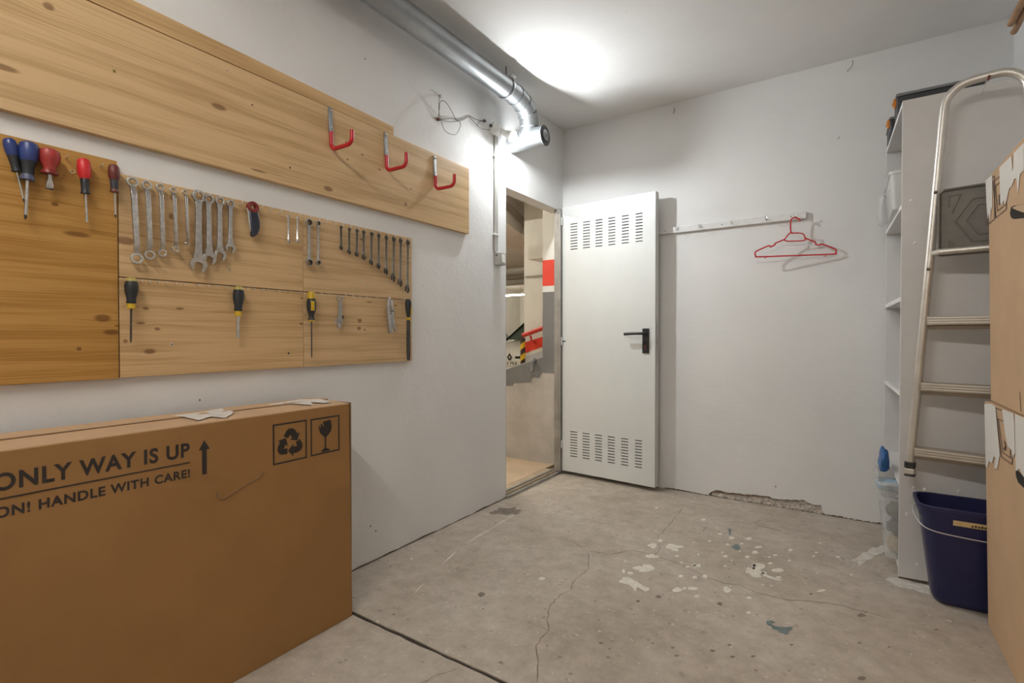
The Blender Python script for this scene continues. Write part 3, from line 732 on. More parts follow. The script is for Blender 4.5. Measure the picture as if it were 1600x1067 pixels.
# nails (parts of the boards)
nail_me = {}
def nail(px, py, root, X=XT, l=0.028, up=0.013, bent=True):
    p = onx(px, py, X + l)
    mb = MB()
    x0 = X - 0.003
    if bent: mb.tube([(x0, p.y, p.z - up), (X + l - 0.006, p.y, p.z - up), (X + l - 0.001, p.y, p.z - up + 0.004), (X + l, p.y, p.z)], 0.0016, 6)
    else: mb.tube([(x0, p.y, p.z), (X + l - 0.001, p.y, p.z + 0.002)], 0.0012, 6); mb.lathe([(0.0001, X + l - 0.001), (0.0026, X + l - 0.001), (0.0026, X + l), (0.0001, X + l)], 'x', (0, p.y, p.z + 0.002), 8)
    part('nail', mb, 'nail_steel', root)
    return p
def ytop(px): return 273.5 + (px - 206) * (373.5 - 273.5) / (638 - 206)   # pixel height of nail tips, upper row
up_px = [206.5, 230, 251.5, 272, 290.5, 310.5, 328, 345, 363, 379, 395, 410.5, 425, 440.5, 454, 469.5, 485.5, 500, 511, 525, 536.5, 549, 560.5, 571, 582, 594.5, 607, 617.5, 628, 639]
for px in up_px: nail(px, ytop(px) - 1.0, bUL if px < 474 else bUS)
def ylow(px): return 436.5 + (px - 186) * (468 - 436.5) / (643 - 186)
for px in [222, 235, 249, 262, 276, 290, 312, 327, 340, 355, 388, 398, 412, 420, 436, 446, 455, 470]: nail(px, ylow(px) + 0.8, bLL, l=0.022, bent=False)
for px in [503, 515, 541, 552, 562, 573, 590, 632]: nail(px, ylow(px) + 0.8, bLS, l=0.022, bent=False)
nail(106, 243, bOR, XT + 0.003, 0.02, 0.004); nail(161, 256, bOR, XT + 0.003, 0.02, 0.004)
# screw washers
def screw(px, py, root, X=XT, r=0.005, m='nail_steel'):
    p = onx(px, py, X)
    s_ = part('screw', MB().lathe([(0.0001, X + 0.0025), (r * 0.8, X + 0.002), (r, X + 0.0005), (r, X - 0.002)], 'x', (0, p.y, p.z), 12), m, root)
    sub('screw_recess', MB().lathe([(0.0001, X + 0.0032), (r * 0.42, X + 0.0032), (r * 0.42, X + 0.002)], 'x', (0, p.y, p.z), 8), 'dark_hole', s_)
screw(358, 421, bUL); screw(268, 538, bLL); screw(451, 552, bLL, r=0.004, m='dark_steel'); screw(574, 447, bUS, r=0.004); screw(626, 541, bLS, r=0.004)
screw(178, 111, bPK, XU, 0.005, 'olive_yellow'); screw(453, 262, bPK, XU, 0.0035, 'dark_steel'); screw(394, 164, bPK, XU, 0.003, 'dark_steel'); screw(355, 110, bPK, XU, 0.003)
p = onx(113, 268, XT + 0.003)
part('eyelet', MB().annulus((p.y, p.z), 0.0065, 0.0035, XT + 0.002, XT + 0.0055, 16), 'sticker', bOR)

# ---- wrenches
GW = 'silver wrenches on the upper nail row'; GD = 'dark wrenches at the right end of the nail row'
def wrench(top, bot, kind, R1, R2, wd, m, label, group, X=0.040, twist=0.0, th=0.006):
    a = onx(*top, X); b_ = onx(*bot, X)
    d = Vector((0, b_.y - a.y, b_.z - a.z)); Lg = d.length
    root = thing('offset_wrench' if kind == 'offset' else ('ratchet_wrench' if kind == 'ring2' else 'combination_wrench'), label, 'wrench', a, 0, group)
    tilt = math.atan2(d.y, -d.z)                    # swing in the board plane
    root.rotation_euler = (tilt, 0, twist)
    # local: hangs down -z, faces +x
    hole = 0.62
    if kind == 'offset':
        for (zc, R, sgn) in ((0, R1, 1), (-Lg, R2, -1)):
            MB().annulus((0, zc), R, R * hole, -th * 0.7, th * 0.7, 22).build('ring_end', m, root, bevel=0.0008)
        mb = MB(); w2 = wd / 2
        prof = [(-0.001, -R1 * 0.85, w2 * 0.9), (0.010, -R1 * 2.0, w2), (0.012, -R1 * 2.6, w2), (0.012, -Lg + R2 * 2.6, w2), (0.010, -Lg + R2 * 2.0, w2), (-0.001, -Lg + R2 * 0.85, w2 * 0.9)]
        mb.loft([[Vector((x - th / 2, -q, z)), Vector((x - th / 2, q, z)), Vector((x + th / 2, q * 0.8, z)), Vector((x + th / 2, -q * 0.8, z))] for x, z, q in prof])
        mb.build('shaft', m, root, bevel=0.001)
    else:
        MB().annulus((0, 0), R1, R1 * hole, -th * 0.75, th * 0.75, 22).build('ring_end', m, root, bevel=0.0008)
        if kind == 'ring2':
            MB().annulus((0, -Lg), R2, R2 * hole, -th * 0.75, th * 0.75, 22).build('ring_end', m, root, bevel=0.0008)
            for zc, R in ((0, R1), (-Lg, R2)):
                MB().annulus((0, zc), R * 0.80, R * 0.55, -th * 0.9, th * 0.9, 12).build('ratchet_gear', 'dark_steel', root)
        else:
            a0_ = R_(-90 - 14); half = math.asin(0.50); pts = []
            n = 18
            for i in range(n + 1):
                t = a0_ + half + (2 * PI - 2 * half) * i / n
                pts.append((0, R2 * math.cos(t), -Lg + R2 * math.sin(t)))
            ax = Vector((0, math.cos(a0_), math.sin(a0_))); sd = Vector((0, -ax.z, ax.y)); cc = Vector((0, 0, -Lg))
            pts += [tuple(cc - sd * (R2 * .5) - ax * (R2 * .12)), tuple(cc - sd * (R2 * .25) - ax * (R2 * .32)), tuple(cc + sd * (R2 * .25) - ax * (R2 * .32)), tuple(cc + sd * (R2 * .5) - ax * (R2 * .12))]
            MB().prism([(-th * 0.65, p[1], p[2]) for p in pts], (th * 1.3, 0, 0)).build('open_end', m, root, bevel=0.0008)
        z0, z1 = -R1 * 0.9, -Lg + R2 * 0.88; w2 = wd / 2
        prof = [(z0, w2 * 1.15), (z0 - R1 * 0.7, w2 * 0.85), ((z0 + z1) / 2, w2 * 0.85), (z1 + R2 * 0.9, w2), (z1, w2 * 1.5)]
        MB().loft([[Vector((-th / 2, -q, z)), Vector((-th / 2, q, z)), Vector((th / 2, q * 0.85, z)), Vector((th / 2, -q * 0.85, z))] for z, q in prof]).build('shaft', m, root, bevel=0.001)
    return root
ordn = ['largest', 'second largest', 'middle', 'second smallest', 'smallest']
off = [((206.5, 284), (213.5, 404), .0152, .0165, .0165), ((229, 289.5), (233.5, 398.5), .0140, .0142, .0150), ((249.8, 292.5), (253.5, 395.5), .0115, .0115, .0135), ((270.2, 297.5), (274, 389.5), .0095, .0100, .0110), ((288.5, 300.5), (292, 381), .0075, .0068, .0090)]
for i, (t, b_, R1, R2, wd) in enumerate(off):
    wrench(t, b_, 'offset', R1, R2, wd, 'steel', '%s of the five silver double offset ring wrenches left of the knife' % ordn[i], GW, twist=R_(-8), th=0.007)
ordn4 = ['largest', 'second largest', 'third largest', 'smallest']
cmb = [((310, 306.5), (310, 414), .0205, .0265, .024), ((325.5, 311), (327, 404), .0165, .0215, .020), ((343, 314), (343.5, 398), .0155, .0200, .019), ((360, 318.5), (359.5, 388), .0135, .0170, .016)]
for i, (t, b_, R1, R2, wd) in enumerate(cmb):
    wrench(t, b_, 'comb', R1, R2, wd, 'steel', '%s of the four broad silver combination wrenches beside the folding knife' % ordn4[i], GW, th=0.008)
wrench((450.5, 339), (451.8, 377), 'comb', .0060, .0075, .0085, 'steel', 'tiny silver wrench, left one of the short pair right of the knife', GW, twist=R_(35))
wrench((465, 341), (464.5, 377), 'comb', .0055, .0070, .0080, 'steel', 'tiny silver wrench, right one of the short pair right of the knife', GW, twist=R_(35))
wrench((482.3, 347.5), (483.2, 410), 'ring2', .0145, .0140, .0145, 'steel', 'silver ratchet ring wrench with a black geared ring at both ends', GW, th=0.008)
wrench((497, 349), (497.3, 410.5), 'ring2', .0105, .0105, .0095, 'steel', 'slimmer silver ring wrench just right of the ratchet ring wrench', GW, th=0.006)
dk = [((533, 355), (533, 387.5), .0055, .0085), ((546, 358), (545, 393.5), .0060, .0090), ((558, 360.3), (556.5, 397.5), .0070, .0098), ((568.5, 362.5), (567.6, 402.5), .0075, .0102), ((580.8, 365.5), (579, 410), .0085, .0115), ((592, 368), (590.8, 416), .0090, .0125), ((603.8, 371), (602.2, 424), .0100, .0140), ((615.5, 373.5), (613, 434), .0115, .0165), ((626.2, 376), (624, 441.5), .0120, .0170), ((637.6, 379), (635.3, 451.5), .0130, .0185)]
nth = ['first and shortest', 'second', 'third', 'fourth', 'fifth', 'sixth', 'seventh', 'eighth', 'ninth', 'tenth and longest']
for i, (t, b_, R1, R2) in enumerate(dk):
    wrench(t, b_, 'comb', R1 * 1.12, R2 * 1.12, 0.0095 + i * 0.0006, 'dark_steel', '%s from the left of the ten dark steel combination wrenches' % nth[i], GD, twist=R_(22), th=0.006)

# ---- folding knife
a = onx(394.5, 324, 0.042)
kf = thing('folding_knife', 'dark folding knife with a red ring hanging between the silver wrenches', 'knife', a)
MB().annulus((0, 0), 0.021, 0.009, -0.009, 0.009, 22).build('hanging_ring', 'dark_red', kf, bevel=0.003)
def lp_(pts, s=1.0): return [(p[0] * s, p[1] * s) for p in pts]
body = [(-.015, -.014), (.018, -.012), (.025, -.05), (.024, -.075), (.016, -.095), (.002, -.108), (-.006, -.106), (-.008, -.085)]
MB().prism([(-0.008, y, z) for y, z in body], (0.016, 0, 0)).build('handle', 'navy_blade_cover', kf, bevel=0.004)
MB().prism([(-0.004, y, z) for y, z in [(-.021, -.005), (-.014, -.012), (-.007, -.085), (-.009, -.09), (-.016, -.05)]], (0.008, 0, 0)).build('blade', 'chrome', kf, bevel=0.001)

# ---- screwdrivers: axis down -z, profile parts as lathes
GS = 'screwdrivers on the tool boards'
def driver(top, bot, X, label, hl, prof, shaft_r, m_shaft, tip, extras=(), group=GS, name='screwdriver', tip_m='dark_steel'):
    """prof: list of (part name, material, [(r, fraction of handle length)...]); hl = fraction of the whole that is handle"""
    a = onx(*top, X); b_ = onx(*bot, X); d = Vector((0, b_.y - a.y, b_.z - a.z)); Lg = d.length
    root = thing(name, label, 'screwdriver' if name != 'file' else 'file', a, 0, group); root.rotation_euler = (math.atan2(d.y, -d.z), 0, 0)
    Hh = Lg * hl
    for nm, m, pr in prof:
        MB().lathe([(r, -Hh * f) for r, f in pr], 'z', (0, 0, 0), 18).build(nm, m, root)
    if tip == 'flat':
        MB().loft([[Vector((sx_ * rx, sy_ * ry, z)) for sx_, sy_ in ((-1, -1), (1, -1), (1, 1), (-1, 1))] for rx, ry, z in ((shaft_r, shaft_r, -Hh * .98), (shaft_r, shaft_r * .9, -Hh - (Lg - Hh) * .35), (shaft_r * .8, shaft_r * 1.9, -Hh - (Lg - Hh) * .75), (shaft_r * .4, shaft_r * 1.7, -Lg))]).build('shaft', m_shaft, root, bevel=0.0006)
        MB().box(-shaft_r * .5, -shaft_r * 1.7, -Lg - 0.004, shaft_r * .5, shaft_r * 1.7, -Lg).build('tip', tip_m, root)
    else:
        tl = 0.0 if tip == 'none' else min(0.02, (Lg - Hh) * .12)
        MB().lathe([(0.0001, -Hh * .97), (shaft_r, -Hh * .97), (shaft_r, -Lg + tl), (0.0001, -Lg + tl)], 'z', (0, 0, 0), 12).build('shaft', m_shaft, root)
        if tl: MB().lathe([(shaft_r * 0.9, -Lg + tl), (shaft_r * 0.9, -Lg + tl * .35), (shaft_r * .3, -Lg)], 'z', (0, 0, 0), 8).build('tip', tip_m, root)
    # hanging hole
    MB().lathe([(0.0001, 0.0), (0.0035, 0.0), (0.0035, -0.001), (0.0001, -0.001)], 'x', (prof[0][2][2][0] * 0.92 if len(prof[0][2]) > 2 else 0.01, 0, -Hh * .14), 8).build('hanging_hole', 'dark_hole', root)
    return root
XD = XT + 0.024
driver((13.5, 216), (38, 316), XD, 'thin blue and black screwdriver tilted sideways, leftmost on the orange panel', .53,
       [('handle', 'blue_plastic', [(.0001, 0), (.008, .005), (.0125, .06), (.0145, .2), (.0135, .42), (.012, .5)]), ('grip', 'black_grip', [(.012, .5), (.0095, .75), (.0092, .9), (.0105, .97), (.0001, 1.0)])], .0022, 'steel', 'point')
driver((45.5, 222), (39.8, 343), XD + 0.004, 'thick blue screwdriver with a long shaft next to the red stubby one', .50,
       [('handle', 'blue_plastic', [(.0001, 0), (.012, .005), (.019, .06), (.022, .2), (.020, .4), (.017, .5)]), ('grip', 'black_grip', [(.0172, .5), (.013, .68), (.0125, .85)]), ('collar', 'grey_blue', [(.0125, .84), (.0145, .92), (.0145, .98), (.0001, 1.0)])], .0036, 'steel', 'point')
driver((77, 232.5), (77.5, 294), XD + .006, 'stubby red screwdriver with a wide bulging handle and flat tip', .66,
       [('handle', 'worn_red', [(.0001, 0), (.012, .005), (.021, .08), (.024, .25), (.022, .45), (.0135, .72), (.0135, .8)]), ('collar', 'dark_red', [(.0135, .8), (.019, .92), (.019, .97), (.0001, 1.0)])], .0042, 'steel', 'flat')
driver((130.5, 248), (136, 347), XD, 'bright red and black screwdriver in the middle of the orange panel', .56,
       [('handle', 'red_plastic', [(.0001, 0), (.010, .005), (.0145, .07), (.0165, .28), (.0155, .45), (.0105, .57)]), ('grip', 'black_grip', [(.0106, .56), (.0095, .75), (.0095, .92), (.0115, .98), (.0001, 1.0)])], .0030, 'steel', 'none')
driver((177.5, 257.5), (180.5, 340), XD, 'brownish red and black screwdriver at the right edge of the orange panel', .53,
       [('handle', 'brown_red', [(.0001, 0), (.009, .005), (.0125, .07), (.0145, .25), (.0135, .45), (.0105, .55)]), ('grip', 'black_grip', [(.0106, .54), (.0095, .75), (.0095, .88)]), ('collar', 'brown_red', [(.0095, .88), (.0112, .93), (.0112, .98), (.0001, 1.0)])], .0024, 'steel', 'point')
stan = lambda s: [('cap', 'olive_yellow', [(.0001, 0), (.009 * s, .004), (.0145 * s, .05), (.0165 * s, .13)]),
                  ('grip', 'black_grip', [(.0165 * s, .125), (.0190 * s, .28), (.0180 * s, .45), (.0130 * s, .66), (.0125 * s, .72), (.0135 * s, .80), (.0120 * s, .83)]),
                  ('collar', 'yellow_plastic', [(.0110 * s, .82), (.0120 * s, .86), (.0105 * s, .91), (.0125 * s, .97), (.0120 * s, .99), (.0001, 1.0)])]
driver((205.5, 433.5), (204.5, 535.5), XD, 'black screwdriver with yellow collar hanging at the left end of the lower row', .48, stan(0.95), .0028, 'dark_steel', 'point')
driver((373, 447), (371.5, 528.5), XD, 'black driver with yellow collar and thick tubular shaft, middle of the lower row', .58, stan(0.98), .0050, 'steel', 'none', name='screwdriver')
driver((486.5, 455.5), (487, 559.5), XD, 'yellow topped screwdriver with yellow side inlay and long dark shaft', .45,
       [('handle', 'yellow_plastic', [(.0001, 0), (.010, .004), (.0145, .06), (.0155, .2), (.015, .24)]), ('grip', 'black_grip', [(.0152, .24), (.0175, .35), (.0180, .5), (.0165, .65), (.0105, .78), (.0105, .85), (.0145, .95)]), ('collar', 'yellow_plastic', [(.0143, .95), (.0125, .99), (.0001, 1.0)])], .0027, 'dark_steel', 'point')
# yellow inlay panel on that last grip
yd = [ob for ob in COL.objects if ob.name.startswith('screwdriver') and 'inlay' in ob.get('label', '')][0]
Lh = (onx(486.5, 455.5, XD) - onx(487, 559.5, XD)).length * .45
MB().loft([[Vector((x_, y_, -Lh * f)) for x_, y_ in ((.010, -.011), (.010, .002), (.0185, .002), (.016, -.012))] for f in (.32, .40, .56, .64)]).build('grip_inlay', 'yellow_plastic', yd, bevel=0.001)

# ---- file with handle at the lower right corner
a = onx(638, 467, XD); b_ = onx(637.5, 563, XD); Lg = a.z - b_.z
fl = thing('file', 'flat steel file with black and yellow handle at the right board edge', 'file', a)
MB().lathe([(.0001, 0), (.009, -.002), (.0145, -.012), (.0155, -.035), (.0125, -Lg * .22), (.0085, -Lg * .30)], 'z', (0, 0, 0), 16).build('handle', 'black_grip', fl)
MB().loft([[Vector((x_, y_, z)) for x_, y_ in ((.006, .004), (.006, .0155), (.0125, .0135), (.0145, .004))] for z in (-.03, -.045, -Lg * .2, -Lg * .24)]).build('grip_inlay', 'yellow_plastic', fl, bevel=0.001)
MB().lathe([(.0085, -Lg * .30), (.0115, -Lg * .31), (.0115, -Lg * .34), (.0001, -Lg * .345)], 'z', (0, 0, 0), 14).build('collar', 'yellow_plastic', fl)
MB().loft([[Vector((x_, y_, z)) for x_, y_ in ((-.0025, -q), (.0025, -q), (.0025, q), (-.0025, q))] for z, q in ((-Lg * .33, .005), (-Lg * .37, .0115), (-Lg * .9, .0115), (-Lg, .008))]).build('blade', 'dark_steel', fl, bevel=0.0008)

# ---- adjustable wrench
a = onx(530.5, 464, XT + 0.022)
sc = (onx(530.5, 464, XT + 0.022).z - onx(530.5, 515.5, XT + 0.022).z) / 1.0
aw_ = thing('adjustable_wrench', 'small silver adjustable wrench hanging by its looped handle', 'wrench', a)
def tr(zx, zy):   # zoomed pixel -> local (y, z)
    p = onx(510 + zx / 13.34, 450 + zy / 13.34, XT + 0.022); return (p.y - a.y, p.z - a.z)
loop_o = [(225, 165), (330, 165), (345, 200), (330, 260), (315, 300), (255, 300), (228, 255), (215, 215)]
loop_i = [(248, 185), (315, 185), (322, 215), (312, 255), (296, 268), (262, 265), (240, 230), (236, 205)]
lo = [Vector((-.004, *tr(*p))) for p in loop_o]; li = [Vector((-.004, *tr(*p))) for p in loop_i]; ofs = Vector((.008, 0, 0))
MB().loft([lo, [p + ofs for p in lo], [p + ofs for p in li], li], closed=True).build('handle_loop', 'steel', aw_, bevel=0.0006)
MB().prism([(-.004, *tr(*p)) for p in [(255, 298), (315, 298), (316, 420), (314, 600), (330, 690), (315, 770), (285, 730), (262, 720), (245, 840), (228, 845), (232, 700), (245, 560), (252, 420)]], (.008, 0, 0)).build('body', 'steel', aw_, bevel=0.0008)
MB().prism([(-.003, *tr(*p)) for p in [(270, 850), (300, 800), (310, 760), (285, 735), (272, 760), (265, 820), (255, 860)]], (.006, 0, 0)).build('jaw', 'chrome', aw_, bevel=0.0006)
p1 = tr(338, 610); p2 = tr(210, 685)
MB().lathe([(.0001, -.007), (.004, -.007), (.004, .007), (.0001, .007)], 'z', (.001, p1[0], p1[1]), 10).build('adjusting_wheel', 'dark_steel', aw_)
MB().lathe([(.0001, -.010), (.0035, -.010), (.0035, .010), (.0001, .010)], 'z', (-.004, p2[0], p2[1]), 10).build('adjusting_wheel', 'steel', aw_)

# ---- locking pliers
a = onx(609, 465, XT + 0.022)
lpz = thing('locking_pliers', 'steel locking pliers with open lower handle next to the file', 'pliers', a)
def tp(zx, zy):
    p = onx(590 + zx / 8.9, 450 + zy / 8.9, XT + 0.022); return (p.y - a.y, p.z - a.z)
MB().prism([(-.005, *tp(*p)) for p in [(150, 130), (175, 130), (180, 170), (170, 250), (165, 300), (185, 340), (185, 480), (180, 630), (158, 632), (150, 540), (135, 420), (130, 300), (133, 210)]], (.011, 0, 0)).build('upper_handle', 'steel', lpz, bevel=0.0015)
MB().prism([(-.004, *tp(*p)) for p in [(190, 170), (205, 190), (210, 290), (235, 310), (215, 340), (225, 430), (240, 540), (262, 605), (245, 605), (215, 540), (196, 480), (190, 380), (188, 300), (180, 250)]], (.009, 0, 0)).build('lower_handle', 'steel', lpz, bevel=0.0012)
MB().prism([(-.002, *tp(*p)) for p in [(188, 480), (200, 500), (212, 620), (196, 625)]], (.005, 0, 0)).build('toggle_link', 'chrome', lpz, bevel=0.0006)
for zx, zy in ((180, 325), (205, 320), (172, 355)):
    q = tp(zx, zy); MB().lathe([(.0001, .0075), (.003, .0075), (.0034, .006), (.0034, .004)], 'x', (0, q[0], q[1]), 10).build('rivet', 'dark_steel', lpz)

# ---- three red utility hooks on the plank
for i, (pt, pm, pb, po, pe, lab) in enumerate([
        ((516.5, 167.5), (517.5, 206), (519, 236), (549, 222), (550, 203), 'red coated J hook, left one of three on the pine plank'),
        ((603.5, 207), (604, 243), (606, 269), (634, 258), (634.5, 238.5), 'red coated J hook, middle one of three on the pine plank'),
        ((680, 243), (680.5, 275), (683, 298), (709, 289), (709.5, 272.5), 'red coated J hook nearest the lamp on the pine plank')]):
    T = onx(*pt, XU + 0.006); Mm = onx(*pm, XU + 0.009); Bt = onx(*pb, XU + 0.010)
    yy = Mm.y
    Ot = ony(*po, yy); Et = ony(*pe, yy)
    xo = Ot.x + 0.004; zb = Bt.z + 0.004; r = 0.0085
    hk = thing('utility_hook', lab, 'hook', (XU, yy, Bt.z), 0, 'red hooks on the pine plank')
    part('mounting_plate', MB().loft([[Vector((XU + 0.0002, yy - q, z)), Vector((XU + 0.0002, yy + q, z)), Vector((XU + t, yy + q * .8, z)), Vector((XU + t, yy - q * .8, z))] for z, q, t in ((Mm.z - 0.004, .0085, .014), (Mm.z + 0.012, .0095, .012), (Mm.z + (T.z - Mm.z) * .55, .0105, .008), (T.z - 0.006, .0105, .006), (T.z, .008, .005))]), 'zinc', hk, bevel=0.001)
    for zz in (T.z - 0.014, Mm.z + 0.02):
        part('screw', MB().lathe([(.0001, XU + .0125), (.004, XU + .0115), (.0055, XU + .008), (.0055, XU + .005)], 'x', (0, yy, zz), 10), 'chrome', hk)
    path = [Vector((XU + r + .001, yy, Mm.z))]
    for k in range(6):
        t = PI + (PI / 2) * k / 5; path.append(Vector((XU + r + .001 + .026 + .026 * math.cos(t), yy, zb + .026 + .026 * math.sin(t))))
    for k in range(6):
        t = -PI / 2 + (PI / 2) * k / 5; path.append(Vector((xo - .026 + .026 * math.cos(t), yy, zb + .026 + .026 * math.sin(t))))
    path.append(Vector((xo, yy, max(Et.z, zb + .05))))
    part('red_sleeve', MB().tube(path, r, 12), 'red_rubber', hk)

# ================================================================== lamp, conduit, switch, wires
LB = onx(769, 202, 0.0); BC = Vector((0.120, LB.y + 0.030, 2.284))
lm = thing('wall_lamp', 'bare lit bulb in a white socket on a round box high on the left wall', 'lamp', (0, LB.y, LB.z))
part('junction_box', MB().lathe([(.0001, .0003), (.036, .0003), (.037, .006), (.037, .030), (.034, .034), (.0001, .034)], 'x', (0, LB.y, LB.z), 28), 'white_plastic', lm)
ax = (BC - Vector((0.02, LB.y, LB.z))).normalized()
def along(t): return Vector((0.02, LB.y, LB.z)) + ax * t
part('socket', MB().tube([along(.012), along(.030), along(.0301), along(.056)], [.030, .030, .026, .026], 20), 'white_plastic', lm)
RBU = 0.036
_q = ax.orthogonal().normalized(); _q2 = ax.cross(_q)
def dome(i, n, th): 
    t = th * i / n; return [BC + ax * (RBU * math.cos(t)) + (_q * math.cos(2 * PI * j / 22) + _q2 * math.sin(2 * PI * j / 22)) * (RBU * math.sin(t) + .00005) for j in range(22)]
bq = part('bulb', MB().loft([dome(i, 9, R_(BULB_TH)) for i in range(10)], cap=False), 'bulb_glow', lm)
rt_ = RBU * math.sin(R_(BULB_TH)) + .0004; tt_ = (BC - Vector((0.02, LB.y, LB.z))).length + RBU * math.cos(R_(BULB_TH))
sub('bulb_body', MB().tube([along(tt_), along(tt_ - .012), along(tt_ - .024), along(.0565)], [rt_, rt_ * .93, rt_ * .74, .0155], 22), 'white_plastic', bq)
part('cable_gland', MB().lathe([(.0001, -.006), (.009, -.006), (.009, .006), (.0001, .006)], 'y', (0.02, LB.y - 0.040, LB.z + 0.004), 12), 'connector', lm)
SW = onx(776.5, 405, 0.0)
cd = thing('conduit', 'pair of grey conduit tubes running down from the lamp to the switch', 'conduit', (0, SW.y, SW.z))
for dx in (-0.0085, 0.0085):
    yy = onx(773.2, 300, 0).y + dx
    part('tube', MB().tube([(0.0095, yy, LB.z - 0.036), (0.0095, yy, SW.z + 0.04)], 0.008, 12), 'switch_grey', cd)
for py in (245, 367):
    z = onx(773, py, 0).z; yy = onx(773.2, 300, 0).y
    part('pipe_clip', MB().box(0.0005, yy - .026, z - .006, .0195, yy + .022, z + .006), 'white_plastic', cd, bevel=0.003)
sw = thing('light_switch', 'grey surface mounted light switch beside the doorway', 'light switch', (0, SW.y, SW.z))
part('housing', MB().box(0.0004, SW.y - .033, SW.z - .040, .048, SW.y + .033, SW.z + .039), 'switch_grey', sw, bevel=0.004)
part('rocker', MB().hexa([(.0482, SW.y - .018, SW.z - .026), (.0482, SW.y + .018, SW.z - .026), (.0482, SW.y + .018, SW.z + .026), (.0482, SW.y - .018, SW.z + .026)], [(.054, SW.y - .018, SW.z - .026), (.054, SW.y + .018, SW.z - .026), (.050, SW.y + .018, SW.z + .026), (.050, SW.y - .018, SW.z + .026)]), 'white_plastic', sw, bevel=0.001)
part('cable_entry', MB().lathe([(.0001, SW.y - .0345), (.007, SW.y - .0345), (.007, SW.y - .033)], 'y', (.02, 0, SW.z + .02), 10), 'connector', sw)

def wz(zx, zy, X): return onx(650 + zx / 6.667, 100 + zy / 6.667, X)
def smooth_path(pts, n=6):
    out = []; P = [pts[0]] + pts + [pts[-1]]
    for i in range(1, len(P) - 2):
        for k in range(n):
            t = k / n; a, b_, c, d = P[i - 1], P[i], P[i + 1], P[i + 2]
            out.append(0.5 * ((2 * b_) + (c - a) * t + (2 * a - 5 * b_ + 4 * c - d) * t * t + (3 * b_ - a - 3 * c + d) * t ** 3))
    out.append(P[-2]); return out
lc = thing('loose_cable', 'loose thin cable looped on the wall left of the bulb', 'cable', wz(230, 575, 0.0))
p1 = smooth_path([wz(250, 340, .006), wz(238, 400, .02), wz(242, 520, .035), wz(265, 610, .045), wz(300, 690, .05), wz(360, 730, .05), wz(420, 730, .045), wz(455, 670, .04), wz(462, 615, .035), wz(410, 565, .035), wz(365, 480, .04), wz(320, 410, .045), wz(280, 382, .04), wz(250, 400, .03), wz(243, 470, .02), wz(232, 570, .008)])
part('wire', MB().tube(p1, 0.0019, 6), 'cable', lc)
p2 = smooth_path([wz(195, 560, .006), wz(235, 578, .006), wz(310, 572, .015), wz(390, 566, .012), wz(440, 595, .008), wz(500, 575, .006), wz(555, 545, .006), wz(620, 572, .010), wz(660, 588, .012), wz(700, 588, .012)])
part('wire', MB().tube(p2, 0.0026, 6), 'cable', lc)
p3 = smooth_path([wz(555, 548, .006), wz(600, 600, .012), wz(650, 650, .02), wz(700, 678, .022), wz(775, 686, .02)])
part('wire', MB().tube(p3, 0.0019, 6), 'cable', lc)
p4 = smooth_path([wz(700, 592, .012), wz(665, 600, .02), wz(640, 625, .025), wz(645, 645, .02)])
part('wire', MB().tube(p4, 0.0016, 6), 'connector', lc)
p5 = smooth_path([wz(235, 578, .006), wz(300, 592, .02), wz(380, 603, .03), wz(460, 590, .02), wz(500, 575, .008)])
part('wire', MB().tube(p5, 0.0016, 6), 'cable', lc)
for zx, zy, m in ((712, 592, 'connector'), (232, 576, 'brown_red'), (255, 335, 'steel')):
    q = wz(zx, zy, 0.008); part('terminal', MB().box(.0005, q.y - .008, q.z - .006, .016, q.y + .008, q.z + .006), m, lc, bevel=0.001)

# unseen tube lamp behind the viewer; wings added to cut light on back wall
RLY = -0.45
rl = thing('tube_lamp', 'unseen white tube lamp with added cut-off wings on the storage room ceiling behind the viewer', 'lamp', (1.2, RLY, ZC - .05))
part('housing', MB().box(.52, RLY - .035, ZC - .030, 1.88, RLY + .035, ZC - .0005), 'white_plastic', rl, bevel=.004)
part('glowing_tube', MB().tube([(.58, RLY, ZC - .052), (1.82, RLY, ZC - .052)], .013, 12), 'room_tube_glow', rl)
for sg in (-1, 1):
    part('cutoff_wing', MB().prism([(.52, RLY + sg * .030, ZC - .0305), (.52, RLY + sg * .034, ZC - .0305), (.52, RLY + sg * .079, ZC - .063), (.52, RLY + sg * .075, ZC - .063)], (1.36, 0, 0)), 'white_plastic', rl, smooth=False)  # wings added to keep the tube's light off the upper back wall
for xx in (.56, 1.84): part('tube_holder', MB().box(xx - .012, RLY - .018, ZC - .070, xx + .012, RLY + .018, ZC - .0305), 'white_plastic', rl, bevel=.003)

# ================================================================== galvanised duct
Zd = 2.528; dpt = onz(601, 0, Zd); Xd = dpt.x; rd = 0.059
dc = thing('ventilation_duct', 'round galvanised duct under the ceiling bending down to a capped stub', 'duct', (Xd, 2.5, Zd - rd))
yc = 2.50
part('straight_pipe', MB().tube([(Xd, YF + 0.002, Zd), (Xd, yc, Zd)], rd, 28), 'zinc', dc)
el = smooth_path([Vector(p) for p in [(Xd, yc, Zd), (Xd, yc + .09, Zd - .003), (Xd, 2.675, 2.508), (Xd, 2.733, 2.462), (Xd - .003, 2.757, 2.40), (Xd - .012, 2.762, 2.345), (Xd - .03, 2.765, 2.318)]], 5)
cut = [0, 5, 10, 15, 21, len(el) - 1]
for a, b_ in zip(cut[:-1], cut[1:]):
    part('elbow_section', MB().tube(el[a:b_ + 1], rd * 1.03, 26), 'zinc', dc)
def ring_at(p, t, r, w_, name, m):
    t = t.normalized(); part(name, MB().tube([p - t * w_, p + t * w_], r, 26), m, dc)
for k in (5, 10, 15, 21): ring_at(el[k], el[k] - el[k - 1], rd * 1.06, .0032, 'seam_band', 'zinc_seam')
